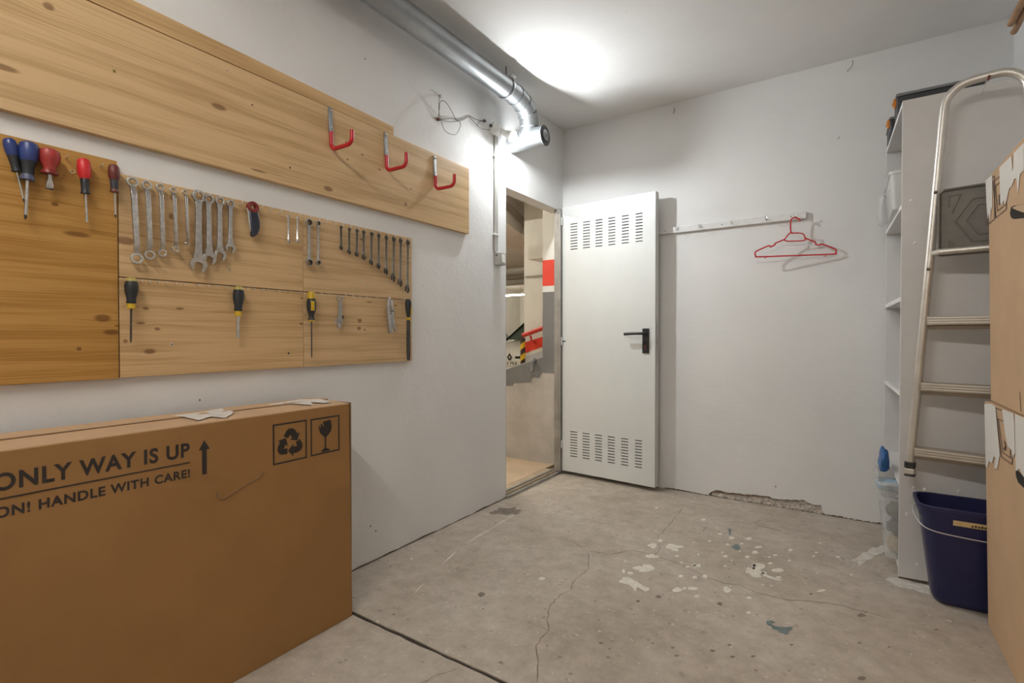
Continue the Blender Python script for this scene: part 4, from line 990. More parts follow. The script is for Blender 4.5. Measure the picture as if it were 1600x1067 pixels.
ring_at(Vector((Xd, yc - .004, Zd)), Vector((0, 1, 0)), rd * 1.09, .007, 'pipe_clamp', 'steel')
ring_at(Vector((Xd, yc - .016, Zd)), Vector((0, 1, 0)), rd * 1.05, .003, 'seam_band', 'zinc_seam')
cb_ = ony(800, 126, yc)
part('clamp_bolt', MB().lathe([(.0001, -.014), (.011, -.014), (.011, -.009), (.006, -.009), (.006, .009), (.011, .009), (.011, .014), (.0001, .014)], 'y', (Xd + rd * .86, yc - .004, Zd + rd * .90), 10), 'white_plastic', dc)
part('threaded_rod', MB().tube([(Xd + .01, yc - .02, Zd + rd * .9), (Xd + .01, yc - .02, ZC - .0005)], .0032, 8), 'brown_red', dc)
sy_, sz_ = 2.765, 2.312
part('stub_pipe', MB().tube([(.0008, sy_, sz_), (.225, sy_, sz_)], .058, 28), 'zinc', dc)
part('stub_collar', MB().tube([(.212, sy_, sz_), (.252, sy_, sz_)], .062, 28), 'zinc', dc)
cap = part('end_cap', MB().lathe([(.0001, .2525), (.060, .2525), (.063, .257), (.063, .262), (.050, .264), (.046, .260), (.0001, .260)], 'x', (0, sy_, sz_), 28), 'zinc_seam', dc)
sub('cap_knob', MB().lathe([(.0001, .260), (.032, .260), (.034, .263), (.034, .271), (.030, .274), (.0001, .274)], 'x', (0, sy_ - .004, sz_), 22), 'zinc', cap)

# ================================================================== coat rail and hanger on the back wall
ra_ = ony(1030, 362, YB); rb_ = ony(1260.5, 338.5, YB); rz0 = (ra_.z + rb_.z) / 2 - .020; rx0 = 0.62; rx1 = rb_.x
cr = thing('coat_rail', 'long white wooden coat rail with small hooks on the back wall', 'coat rail', ((rx0 + rx1) / 2, YB, rz0))
part('rail_board', MB().box(rx0, YB - .022, rz0, rx1, YB - .0005, rz0 + .042), 'rail_white', cr, bevel=0.003)
for i, px in enumerate((1059.5, 1095, 1145, 1198, 1243)):
    p = ony(px, 347, YB - .022); zz = rz0 + .026
    pts = [Vector((p.x, YB - .0205, zz)), Vector((p.x, YB - .034, zz - .002)), Vector((p.x, YB - .045, zz - .014)), Vector((p.x, YB - .060, zz - .018)), Vector((p.x, YB - .072, zz - .010)), Vector((p.x, YB - .076, zz + .004))]
    hkp = part('rail_hook', MB().tube(smooth_path(pts, 3), .0022, 8), 'steel', cr)
    sub('hook_plate', MB().box(p.x - .004, YB - .0235, zz - .012, p.x + .004, YB - .0221, zz + .012), 'steel', hkp)
for px in (1039, 1128, 1236, 1256):
    p = ony(px, 347, YB - .022)
    part('screw', MB().lathe([(.0001, YB - .0228), (.0035, YB - .0226), (.0035, YB - .0218)], 'y', (p.x, 0, rz0 + .021), 8), 'dark_hole' if px != 1256 else 'steel', cr)

HY = YB - .060
hgl = ony(1181, 402, HY - .035); hgr = ony(1308.5, 396, HY + .035); htop = ony(1243, 341, HY)
hmid = htop.x; zb = (hgl.z + hgr.z) / 2
hg = thing('clothes_hanger', 'bright red plastic clothes hanger on the last hook of the coat rail', 'hanger', (hmid, HY, htop.z), math.atan2(hgr.y - hgl.y, hgr.x - hgl.x))
xl = -math.hypot(hmid - hgl.x, 0.036); xr = math.hypot(hgr.x - hmid, 0.036); z0 = zb - htop.z
def hp(px, py):  # zoomed rail crop -> hanger plane
    p = ony(1010 + px / 4.85, 310 + py / 4.85, HY); return Vector(((p.x - hmid), 0, p.z - htop.z))
rr = .0042
hook_pts = [hp(1165, 172), hp(1158, 156), hp(1138, 147), hp(1115, 147), hp(1098, 160), hp(1093, 190), hp(1093, 240), hp(1098, 258), hp(1112, 264)]
MB().tube(smooth_path(hook_pts, 4), rr, 8).build('hook', 'red_plastic', hg)
MB().tube(smooth_path([hp(1085, 264), hp(1180, 264), hp(1203, 300), hp(1190, 318), hp(1068, 325), hp(1050, 310), hp(1085, 264)], 3), rr * .9, 8).build('neck_loop', 'red_plastic', hg)
MB().tube(smooth_path([hp(1205, 300), hp(1280, 328), hp(1285, 345), hp(1322, 350), hp(1325, 340), hp(1425, 372), hp(1442, 388), hp(1438, 405), hp(1420, 416), hp(1140, 432), hp(850, 448), hp(832, 442), hp(826, 425), hp(838, 405), hp(930, 362), hp(936, 374), hp(978, 352), hp(975, 345), hp(1052, 310)], 3), rr, 8).build('shoulder_bar', 'red_plastic', hg)
for q in (902, 1354):
    z_ = hp(q, 445 if q < 1000 else 420)
    MB().tube(smooth_path([z_ + Vector((.006, 0, .002)), z_ + Vector((.007, 0, -.006)), z_ + Vector((0, 0, -.011)), z_ + Vector((-.006, 0, -.007))], 3), .0017, 6).build('strap_hook', 'red_plastic', hg)

# small hooks screwed into the back wall
for i, (px, py, lab, s) in enumerate(((1052.5, 177, 'small wire hook high on the back wall above the door', .8), (1324, 112, 'larger screw hook near the ceiling above the coat rail', 1.3))):
    p = ony(px, py, YB); 
    pts = [Vector((p.x, YB - .0005, p.z)), Vector((p.x + .005 * s, YB - .02 * s, p.z)), Vector((p.x + .012 * s, YB - .035 * s, p.z - .002)), Vector((p.x + .02 * s, YB - .045 * s, p.z + .008 * s)), Vector((p.x + .018 * s, YB - .05 * s, p.z + .022 * s))]
    tag(MB().tube(smooth_path(pts, 4), .0022, 7).build('wall_hook', 'dark_steel' if i == 0 else 'cable', None, loc=(p.x, YB, p.z)), lab, 'hook')

# ================================================================== white shelf unit
PY = 2.76; fx0, fx1 = 2.040, 2.018; FY = 3.462; T = .018; SX1 = XR - .012; ZT = 2.072
su = thing('shelf_unit', 'tall white shelf unit in the right corner with its bare side towards the viewer', 'shelf', (2.28, 3.1, 0))
side = part('side_panel', MB().box(fx0 + .0015, PY, 0.004, SX1, PY + T, ZT), 'white_laminate', su, bevel=0.001)
sub('edge_band', MB().box(fx0, PY, 0.004, fx0 + .0014, PY + T, ZT), 'laminate_edge', side)
part('side_panel', MB().box(fx1 + .002, FY - T, 0.004, SX1, FY, ZT), 'white_laminate', su, bevel=0.001)
def xf(y): return fx0 + (fx1 - fx0) * (y - PY) / (FY - PY)
for z in (2.072, 1.63, 1.228, 0.815, 0.425, 0.06):
    ya, yb = PY + T + .0005, FY - T - .0005
    t = .019
    s_ = part('shelf', MB().hexa([(xf(ya) + .0015, ya, z - t), (xf(yb) + .0015, yb, z - t), (SX1 - .006, yb, z - t), (SX1 - .006, ya, z - t)], [(xf(ya) + .0015, ya, z), (xf(yb) + .0015, yb, z), (SX1 - .006, yb, z), (SX1 - .006, ya, z)]), 'white_laminate', su)
    sub('edge_band', MB().hexa([(xf(ya), ya, z - t), (xf(yb), yb, z - t), (xf(yb) + .0014, yb, z - t), (xf(ya) + .0014, ya, z - t)], [(xf(ya), ya, z), (xf(yb), yb, z), (xf(yb) + .0014, yb, z), (xf(ya) + .0014, ya, z)]), 'laminate_edge', s_)
part('back_panel', MB().box(SX1 - .005, PY + T + .0005, .004, SX1, FY - T - .0005, ZT - .02), 'white_laminate', su)
part('plinth', MB().box(fx0 + .02, PY + T + .0005, .004, fx0 + .032, FY - T - .0005, .040), 'white_laminate', su)
for (px, py) in ((1424, 313), (1430, 380), (1428, 762), (1445, 765), (1498, 768), (1417, 803), (1433, 882), (1477, 246), (1440, 610)):
    p = ony(px, py, PY); part('filler_spot', MB().lathe([(.0001, PY - .0022), (.004, PY - .002), (.006, PY - .0002)], 'y', (p.x, 0, p.z), 8, sx=1.4), 'laminate_edge', su)
part('foot_grime', MB().add([(fx0, PY - .0008, .004), (fx0 + .2, PY - .0008, .004), (fx0 + .2, PY - .0008, .010), (fx0 + .1, PY - .0008, .013), (fx0, PY - .0008, .009)], [(0, 1, 2, 3, 4)]), 'dirt', su, smooth=False)
pg = ony(1531.5, 137, PY)
pgo = tag(MB().tube([(pg.x, PY - .0005, pg.z - .024), (pg.x, PY - .09, pg.z - .026), (pg.x, PY - .140, pg.z - .027)], .0032, 8).build('ladder_peg', 'laminate_edge', None, loc=(pg.x, PY, pg.z)), 'thin peg with a reddish tip on the shelf side carrying the step ladder', 'peg')
part('peg_tip', MB().tube([(pg.x, PY - .1402, pg.z - .027), (pg.x, PY - .155, pg.z - .027), (pg.x, PY - .162, pg.z - .018)], .0042, 8), 'brown_red', pgo)

# ---- toolboxes on top
def toolbox(name, label, x0, y0, x1, y1, z0, z1, f):
    r = thing(name, label, 'toolbox', ((x0 + x1) / 2, (y0 + y1) / 2, z0), 0, 'toolboxes on the shelf unit')
    zl = z1 - .014
    part('body', MB().box(x0 + .006, y0 + .004, z0, x1 - .006, y1 - .004, zl - .0003), 'toolbox_black', r, bevel=.006)
    part('lid', MB().hexa([(x0, y0, zl), (x1, y0, zl), (x1, y1, zl), (x0, y1, zl)], [(x0 + .004, y0 + .004, z1), (x1 - .004, y0 + .004, z1), (x1 - .004, y1 - .004, z1), (x0 + .004, y1 - .004, z1)]), 'toolbox_lid', r, bevel=.004)
    if True:
        yy = y0 + (y1 - y0) * f
        lt = part('latch', MB().loft([[Vector((x0 - a, yy - .010, z)), Vector((x0 - a, yy + .010, z)), Vector((x0 + .007, yy + .010, z)), Vector((x0 + .007, yy - .010, z))] for z, a in ((zl + .008, .001), (zl, .005), (zl - .015, .009), (zl - .028, .007), (zl - .036, .001))]), 'orange_plastic', r, bevel=.002)
        sub('latch_slot', MB().box(x0 - .0095, yy - .005, zl - .024, x0 - .006, yy + .005, zl - .018), 'dark_hole', lt)
toolbox('toolbox', 'black toolbox with orange latches, nearest one on top of the shelf unit', 2.028, 2.985, 2.352, 3.135, ZT + .0003, 2.195, .33)
toolbox('toolbox', 'smaller black toolbox with orange latches behind the front one', 2.012, 3.15, 2.33, 3.40, ZT + .0003, 2.150, .10)

# ---- plastic boxes and bags in the unit
def tub(name, label, x0, y0, x1, y1, z0, z1, m, fill=(), cat='storage box', lid=True, taper=.02):
    r = thing(name, label, cat, ((x0 + x1) / 2, (y0 + y1) / 2, z0), 0, 'clear plastic boxes in the shelf unit')
    def lo(z, k, ins=0.0):
        a, b_, c, d = x0 + k + ins, y0 + k + ins, x1 - k - ins, y1 - k - ins; q = .02; out = []
        for cx, cy, s0 in ((c - q, d - q, 0), (a + q, d - q, 90), (a + q, b_ + q, 180), (c - q, b_ + q, 270)):
            for j in range(5): t = R_(s0 + 22.5 * j); out.append(Vector((cx + q * math.cos(t), cy + q * math.sin(t), z)))
        return out
    part('tub', MB().loft([lo(z0, taper), lo(z1, 0), lo(z1, 0, .003), lo(z0 + .003, taper, .003)]), m, r)
    part('rim', MB().loft([lo(z1 - .012, -.006), lo(z1, -.006), lo(z1, -.001), lo(z1 - .012, -.001)], closed=True), m, r)
    return r
tA = tub('storage_box', 'clear plastic box with odds and ends on the bottom shelf', 1.978, 2.80, 2.33, 3.20, .0605, .335, 'clear_plastic')
def lump(name, label, cat, c, s, m, seed):
    bm = bmesh.new(); bmesh.ops.create_icosphere(bm, subdivisions=3, radius=1.0)
    for v in bm.verts:
        k = 1 + .35 * mnoise.noise(v.co * 1.7 + Vector((seed, 0, 0))); q = v.co * k
        v.co = Vector((q.x * s[0], q.y * s[1], max(q.z, -.75) * s[2]))
    me = bpy.data.meshes.new(name); bm.to_mesh(me); bm.free()
    for p in me.polygons: p.use_smooth = True
    me.materials.append(MATS[m]); o = bpy.data.objects.new(name, me); COL.objects.link(o); o.location = c
    return tag(o, label, cat)
lump('rag', 'green rag inside the clear box on the bottom shelf', 'rag', (2.05, 2.90, .262), (.045, .05, .045), 'green_dark', 2)
lump('dark_pouch', 'dark pouch in the middle of the clear box on the bottom shelf', 'pouch', (2.05, 2.90, .185), (.045, .05, .04), 'navy_blade_cover', 4)
lump('rolled_cloth', 'cream cloth at the bottom of the clear box on the bottom shelf', 'cloth', (2.055, 2.90, .105), (.045, .055, .05), 'cream_stuff', 5)
tB = tub('storage_tray', 'shallow clear tray with blue bags standing on the clear box', 1.972, 2.81, 2.30, 3.15, .3355, .40, 'clear_plastic', taper=.012)
lump('plastic_bag', 'crumpled pale blue plastic bag in the shallow tray', 'bag', (2.03, 2.92, .364), (.06, .07, .026), 'pale_blue_bag', 7)
lump('plastic_bag', 'blue plastic bag bulging out in front of the shelf', 'bag', (1.998, 3.0, .462), (.022, .07, .065), 'blue_bag', 9)
tC = tub('storage_box', 'hazy plastic box full of wrapped things on the upper shelf', 2.005, 2.86, 2.36, 3.22, 1.6305, 1.80, 'hazy_plastic', taper=.01)
lump('bubble_wrap', 'crumpled clear wrapping hanging over the upper shelf front', 'wrapping', (2.0, 3.31, 1.705), (.025, .05, .09), 'hazy_plastic', 12)
lump('wrapped_parcel', 'white wrapped parcel inside the hazy box on the upper shelf', 'parcel', (2.12, 3.05, 1.71), (.09, .12, .075), 'white_plastic', 14)

# ================================================================== aluminium step ladder hung on the unit side
LA = R_(-11.4)
ld = thing('step_ladder', 'folded aluminium step ladder with round top loop hung beside the shelf', 'ladder', (2.062, 2.664, .488), LA)
cx, hb, ht = .222, .215, .118; zc = 1.475; rc = .085
Lr = []
def side_pts(sg):
    P = [Vector((cx + sg * hb, 0, .03)), Vector((cx + sg * (hb + (ht - hb) * .5), 0, .75))]
    P.append(Vector((cx + sg * (ht + .004), 0, zc - .05)))
    for k in range(7):
        t = PI / 2 * k / 6; P.append(Vector((cx + sg * (ht - rc + rc * math.cos(t)), 0, zc + rc * math.sin(t))))
    return P
A = side_pts(-1); B = side_pts(1)
MB().tube(A + [Vector((cx, 0, zc + rc))] + B[::-1], .0155, 14, r2=.0155, up=(0, 1, 0)).build('rail_loop', 'aluminium', ld)
def rx(z): # half width of rails at height z
    return hb + (ht - hb) * min(1, (z - .03) / (zc - .03))
for sg in (-1, 1):
    x_ = cx + sg * hb
    MB().box(x_ - .018, -.018, .022, x_ + .018, .018, .048).build('foot_band', 'black_plastic', ld, bevel=.004)
    MB().box(x_ - .017, -.017, -.004, x_ + .017, .017, .0215).build('rubber_foot', 'aluminium', ld, bevel=.004)
    MB().box(x_ - .018, -.018, -.012, x_ + .018, .018, -.0042).build('foot_pad', 'black_plastic', ld, bevel=.003)
for z in (.088, .357, .624):
    w_ = rx(z) - .012
    stp = MB().box(cx - w_, -.030, z - .012, cx + w_, .030, z + .024).build('step', 'step_aluminium', ld, bevel=.004)
    for k in range(3): sub('tread_rib', MB().box(cx - w_ + .004, -.0315, z - .004 + k * .010, cx + w_ - .004, -.0301, z + .001 + k * .010), 'aluminium', stp)
    MB().box(cx - w_ + .002, .006, z - .028, cx + w_ - .002, .028, z - .0122).build('step_lip', 'step_aluminium', ld, bevel=.002)
w_ = rx(.895) - .012
MB().tube([(cx - w_, -.004, .902), (cx - w_ + .02, -.040, .902), (cx + w_ - .02, -.040, .902), (cx + w_, -.004, .902)], .012, 12).build('cross_bar', 'aluminium', ld)
pw = .128
pf = MB().box(cx - pw, -.028, .885, cx + pw, -.010, 1.145).build('platform', 'platform_plastic', ld, bevel=.010, bseg=3)
sub('platform_rim', MB().tube([(cx - pw, -.028, .89), (cx - pw, -.028, 1.13), (cx - pw + .015, -.028, 1.145), (cx + pw - .015, -.028, 1.145), (cx + pw, -.028, 1.13), (cx + pw, -.028, .89)], .005, 8, closed=True), 'platform_plastic', pf)
yk = -.0285
for pts in ([(-.10, 1.12), (-.10, 1.075)], [(-.10, 1.12), (-.065, 1.12)], [(-.065, 1.12), (-.09, 1.05)], [(-.10, .94), (-.10, .90)], [(-.10, .945), (-.08, .925)],
            [(-.085, 1.02), (-.045, .955)]):
    sub('rib', MB().tube([(cx + x, yk, z) for x, z in pts], .0028, 6), 'platform_plastic', pf)
for s_ in (1.0, .68):
    hexp = [(cx + .02 + .10 * s_ * math.cos(R_(60 * k)), yk, 1.015 + .095 * s_ * math.sin(R_(60 * k))) for k in range(6)]
    sub('rib', MB().tube(hexp, .0028, 6, closed=True), 'platform_plastic', pf)
for z_, sg in ((1.145, -1), (.84, -1)):
    MB().lathe([(.0001, -.0215), (.006, -.0205), (.007, -.014)], 'y', (cx + sg * rx(z_), 0, z_), 10).build('rivet', 'dark_steel', ld)
# ================================================================== navy bin
def rrect(x0, y0, x1, y1, r, z, n=6):
    out = []
    for cx_, cy_, s0 in ((x1 - r, y1 - r, 0), (x0 + r, y1 - r, 90), (x0 + r, y0 + r, 180), (x1 - r, y0 + r, 270)):
        for j in range(n + 1): t = R_(s0 + 90 * j / n); out.append(Vector((cx_ + r * math.cos(t), cy_ + r * math.sin(t), z)))
    return out
bn = thing('waste_bin', 'dark navy plastic bin with a thin wire handle under the step ladder', 'bin', (2.28, 2.64, 0))
bx0, by0, bx1, by1, bz = 2.083, 2.520, 2.470, 2.752, .395
def bl(z, k): return rrect(bx0 + k, by0 + k, bx1 - k, by1 - k, .055 - k * .2, z)
part('body', MB().loft([bl(.0015, .070), bl(.012, .058), bl(.035, .050), bl(bz - .045, .014), bl(bz - .044, .008), bl(bz, .004), bl(bz, .010), bl(bz - .04, .014), bl(.04, .054), bl(.018, .070)]), 'navy_plastic', bn)
part('rim', MB().loft([bl(bz - .012, -.002), bl(bz + .002, -.002), bl(bz + .002, .009), bl(bz - .012, .0035)], closed=True), 'navy_plastic', bn)
hw = [Vector((bx0 + .002, 2.66, bz - .035)), Vector((bx0 - .006, 2.60, bz - .05)), Vector((bx0 + .012, 2.53, bz - .075)), Vector((bx0 + .05, 2.512, bz - .088)), Vector((bx0 + .12, 2.513, bz - .095)), Vector((2.29, 2.514, bz - .098)), Vector((2.40, 2.513, bz - .095)), Vector((bx1 - .01, 2.53, bz - .075)), Vector((bx1 + .005, 2.60, bz - .05)), Vector((bx1 - .002, 2.66, bz - .035))]
part('wire_handle', MB().tube(smooth_path(hw, 5), .0022, 7), 'wire', bn)
s0 = ony(1489, 812, by0 + .008); 
stk = part('sticker', MB().hexa([(s0.x, by0 + .0035, s0.z - .020), (s0.x + .17, by0 + .0035, s0.z - .020), (s0.x + .17, by0 + .006, s0.z - .020), (s0.x, by0 + .006, s0.z - .020)], [(s0.x, by0 + .0012, s0.z + .0), (s0.x + .17, by0 + .0012, s0.z), (s0.x + .17, by0 + .004, s0.z), (s0.x, by0 + .004, s0.z)]), 'sticker', bn)
for k in range(6):
    sub('sticker_print', MB().box(s0.x + .052 + k * .009, by0 + .0005, s0.z - .016, s0.x + .058 + k * .009, by0 + .0025, s0.z - .009 + .002 * (k % 2)), 'faded_ink', stk)

# ================================================================== stacked boxes on the right
RX, RYE, RY0 = 2.285, 2.498, 1.10
RXB = XR - .006
def rbox(label, z0, z1, xt, yshift):
    r = thing('cardboard_box', label, 'cardboard box', (2.4, 1.9, z0), 0, 'boxes stacked against the right wall')
    xb = RX; t = .006; e0 = RYE; e1 = RYE + yshift
    part('side_panel', MB().hexa([(xb, RY0, z0), (xb, e0, z0), (xb + t, e0, z0), (xb + t, RY0, z0)], [(xt, RY0, z1), (xt, e1, z1), (xt + t, e1, z1), (xt + t, RY0, z1)]), 'cardboard', r, bevel=.002)
    part('end_panel', MB().hexa([(xb + t + .0005, e0 - t, z0), (RXB, e0 - t, z0), (RXB, e0, z0), (xb + t + .0005, e0, z0)], [(xt + t + .0005, e1 - t, z1), (RXB, e1 - t, z1), (RXB, e1, z1), (xt + t + .0005, e1, z1)]), 'cardboard', r)
    part('end_panel', MB().box(xb + t + .001, RY0, z0, RXB, RY0 + t, z1 - .001), 'cardboard', r)
    part('wall_panel', MB().box(RXB - t, RY0 + t + .0005, z0, RXB, e0 - t - .0005, z1 - .001), 'cardboard', r)
    part('bottom_panel', MB().box(xb + t + .0005, RY0 + t + .0005, z0 + .0005, RXB - t - .0005, e0 - t - .0005, z0 + .005), 'cardboard', r)
    xm = (xt + RXB) / 2
    part('top_flap', MB().hexa([(xt + t, RY0, z1 - .005), (xm - .001, RY0, z1 - .004), (xm - .001, e1 - t, z1 - .004), (xt + t, e1 - t, z1 - .005)], [(xt + t, RY0, z1), (xm - .001, RY0, z1 + .001), (xm - .001, e1 - t, z1 + .001), (xt + t, e1 - t, z1)]), 'cardboard', r)
    part('top_flap', MB().hexa([(xm + .001, RY0, z1 - .004), (RXB, RY0, z1 - .005), (RXB, e1 - t, z1 - .005), (xm + .001, e1 - t, z1 - .004)], [(xm + .001, RY0, z1 + .001), (RXB, RY0, z1), (RXB, e1 - t, z1), (xm + .001, e1 - t, z1 + .001)]), 'cardboard', r)
    return r
Zm = .822
rlow = rbox('lower brown cardboard box on the floor by the right wall with torn white tape', 0.0, Zm - .003, RX - .014, .012)
rup = rbox('upper brown cardboard box stacked on the other by the right wall', Zm, 1.64, RX - .010, .020)
def face_x(z):   # x of the leaning side panel at a height
    return RX - (.014 * z / Zm if z < Zm else .010 * (z - Zm) / (1.64 - Zm))
def on_rbox(px, py, off=.0012):
    X = RX
    for _ in range(3): X = face_x(onx(px, py, X).z)
    return onx(px, py, X - off)
def zr(o, pts, off=.0012): return [on_rbox(1500 + x / 4.85, o + y / 4.85, off) for x, y in pts]
def rprint(root, o, polys, name, m, th=.0, off=.0012):
    mb = MB()
    for pl in polys:
        pts = zr(o, pl, off)
        if th: mb.prism(pts, (-th, 0, 0))
        else: mb.add(pts, [tuple(range(len(pts)))])
    return part(name, mb, m, root, smooth=False)
def quad_line(a, b_, w_):
    dx, dy = b_[0] - a[0], b_[1] - a[1]; l = math.hypot(dx, dy); nx, ny = -dy / l * w_ / 2, dx / l * w_ / 2
    return [(a[0] + nx, a[1] + ny), (b_[0] + nx, b_[1] + ny), (b_[0] - nx, b_[1] - ny), (a[0] - nx, a[1] - ny)]
def outline(pts, w_): return [quad_line(a, b_, w_) for a, b_ in zip(pts, pts[1:] + pts[:1])]
# upper box
rprint(rup, 200, outline([(200, 415), (262, 362), (262, 690), (206, 735)], 7), 'symbol_frame', 'faded_ink', off=.0008)
rprint(rup, 200, outline([(250, 408), (345, 330), (352, 615), (272, 680)], 7), 'symbol_frame', 'faded_ink', off=.0008)
rprint(rup, 200, outline([(268, 440), (340, 380), (350, 575), (283, 630)], 6), 'symbol_frame', 'faded_ink', off=.0008)
rprint(rup, 200, [[(292, 505), (304, 500), (304, 560), (312, 572), (292, 590)]], 'fragile_symbol', 'faded_ink', off=.0008)
rprint(rup, 200, [[(195, 398), (245, 355), (245, 620), (236, 600), (228, 705), (220, 640), (212, 690), (204, 600)]], 'tape_strip', 'white_tape', .0008, .0014)
rprint(rup, 200, [[(300, 300), (392, 208), (398, 330), (406, 300), (410, 188), (485, 112), (485, 320), (455, 350), (440, 500), (430, 380), (412, 385), (395, 440), (375, 455), (360, 520), (345, 578), (330, 545), (322, 580), (308, 575)]], 'tape_strip', 'white_tape', .0008, .0014)
rprint(rup, 200, [[(385, 600), (410, 588), (450, 582), (560, 560), (560, 670), (485, 682), (410, 690), (388, 680), (378, 650)]], 'hand_hole', 'dark_hole', off=.0009)
rprint(rup, 200, [[(395, 605), (430, 588), (560, 562), (560, 600), (485, 640), (440, 625)]], 'hand_hole_flap', 'beige_flap', .0008, .0014)
# lower box
rprint(rlow, 600, outline([(270, 180), (400, 235), (395, 610), (315, 552)], 7), 'symbol_frame', 'faded_ink', off=.0008)
rprint(rlow, 600, outline([(290, 265), (385, 305), (382, 560), (325, 518)], 6), 'symbol_frame', 'faded_ink', off=.0008)
rprint(rlow, 600, [[(330, 420), (345, 440), (352, 480), (345, 510), (328, 490), (340, 470)]], 'fragile_symbol', 'faded_ink', off=.0008)
rprint(rlow, 600, [[(186, 150), (240, 150), (268, 168), (280, 300), (302, 540), (283, 640), (262, 640), (272, 560), (258, 548), (244, 600), (222, 580), (208, 635), (196, 628), (192, 400)]], 'tape_strip', 'white_tape', .0008, .0016)
rprint(rlow, 600, [[(320, 190), (405, 222), (412, 300), (418, 520), (402, 560), (392, 500), (365, 470), (345, 385)]], 'tape_strip', 'white_tape', .0008, .0016)
rprint(rlow, 600, [[(418, 228), (560, 285), (560, 720), (485, 705), (452, 640), (424, 660)]], 'tape_strip', 'white_tape', .0008, .0016)
rprint(rlow, 600, [[(420, 655), (445, 660), (485, 705), (560, 720), (560, 830), (485, 790), (440, 745), (424, 700)]], 'hand_hole', 'dark_hole', off=.0009)
rprint(rup, 600, [quad_line((452, 60), (460, 210), 5)], 'cut_line', 'cardboard_edge', off=.0008)

# ================================================================== wooden poles on brackets near the ceiling, right wall
e1 = onx(1579, 38, 2.425); e2 = onx(1584, 44, 2.452)
brk = None
zlow = min(e1.z, e2.z)
for i, yy in enumerate((2.25, 1.45)):
    b_ = thing('shelf_bracket', 'white wall bracket carrying the wooden poles, %s' % ('nearer the back wall' if i == 0 else 'nearer the viewer'), 'bracket', (XR, yy, zlow - .02), 0, 'brackets on the right wall')
    part('arm', MB().box(2.39, yy - .012, min(e1.z, e2.z) - .031, XR - .0005, yy + .012, min(e1.z, e2.z) - .0145), 'white_plastic', b_, bevel=.002)
    part('wall_plate', MB().box(XR - .006, yy - .014, min(e1.z, e2.z) - .13, XR - .0005, yy + .014, min(e1.z, e2.z) - .0315), 'white_plastic', b_, bevel=.002)
for i, (e, lab) in enumerate(((e1, 'round wooden pole near the ceiling at upper right, farther from the wall'), (e2, 'round wooden pole near the ceiling at upper right, closer to the wall'))):
    zz = zlow
    o = MB().tube([(e.x, 1.2, zz), (e.x, e.y - .004, zz), (e.x, e.y, zz)], [.0128, .0128, .0105], 14).build('wooden_pole', 'pole_wood', None, loc=(e.x, 1.2, zz))
    tag(o, lab, 'pole', 'wooden poles on the right wall')

# ================================================================== garage beyond the doorway
GF = 0.03                                        # garage floor level
gf = MB().box(-9.0, -1.0, GF - .08, -WT - .0005, 17.0, GF).build('floor', 'garage_floor', None, smooth=False); struct(gf, 'warm beige floor of the parking garage outside the doorway', 'floor')
GC = 2.80
gc_ = MB().box(-9.0, -1.0, GC, -WT - .0005, 17.0, GC + .1).build('ceiling', 'garage_ceiling', None, smooth=False); struct(gc_, 'beige concrete ceiling of the parking garage', 'ceiling')
for nm, bx_ in (('wall_far', (-9.0, 16.9, GF, 0.0, 17.0, GC)), ('wall_side', (-9.1, -1.0, GF, -9.0, 17.0, GC)), ('wall_near', (-9.0, -1.1, GF, -WT - .0005, -1.0, GC)), ('wall_inner', (-WT - .0005, YB + .12, GF, 0.0, 16.9, GC))):
    struct(MB().box(*bx_).build(nm, 'garage_white', None, smooth=False), {'wall_far': 'distant pale wall at the end of the garage', 'wall_side': 'pale side wall of the garage', 'wall_near': 'pale garage wall out of view beside the doorway', 'wall_inner': 'pale garage wall continuing past the storage room'}[nm], 'wall')
# ---- cement wall right outside the doorway: pier plus sloping parapet
WY = 3.535
def onw(px, py, off=0.0): return ony(px, py, WY - off)
xp = onw(848, 500).x
pL_ = onw(790, 577); pRr = onw(848, 557)
sl = (pRr.z - pL_.z) / (pRr.x - pL_.x); zfar = pRr.z + sl * (-1.6 - pRr.x)
cw = thing('ramp_wall', 'cement wall with grey painted top sloping down outside the doorway', 'wall', (-.5, WY, GF))
part('parapet', MB().prism([(-1.6, WY, GF), (xp - .0005, WY, GF), (xp - .0005, WY, pRr.z), (-1.6, WY, zfar)], (0, .16, 0)), 'garage_cement', cw, smooth=False)
part('pier', MB().box(xp, WY, GF, -.0225, WY + .25, GC - .001), 'garage_cement', cw, smooth=False)
def wq(name, pts, m, off=.003):
    P = [onw(px, py, off) for px, py in pts]; return part(name, MB().prism([(p.x, WY - off, p.z) for p in P], (0, off - .0003, 0)), m, cw, smooth=False)
def wrect(name, x0, x1, z0, z1, m, off=.003): return part(name, MB().box(x0, WY - off, z0, x1, WY - .0003, z1), m, cw, smooth=False)
zr1, zr2, zg = onw(858, 406).z, onw(858, 446.5).z, onw(858, 456).z
wrect('white_paint', xp, -.0235, zr1, GC - .01, 'garage_white'); wrect('red_band', xp, -.0235, zr2, zr1 - .0005, 'band_red'); wrect('white_paint', xp, -.0235, zg, zr2 - .0005, 'garage_white')
wrect('grey_paint', xp + .0006, -.0235, onw(858, 583).z, zg - .0005, 'garage_grey')
wq('grey_paint', [(848, 558), (790, 578), (790, 603), (801, 602), (803, 598), (829, 597), (830, 590), (842, 590), (847.9, 580)], 'garage_grey')
bh = onw(834, 562, .02)
part('wall_rail_bracket', MB().tube([(bh.x, WY - .002, bh.z), (bh.x, WY - .05, bh.z - .02), (bh.x + .01, WY - .06, bh.z - .09)], .016, 10), 'garage_grey', cw)
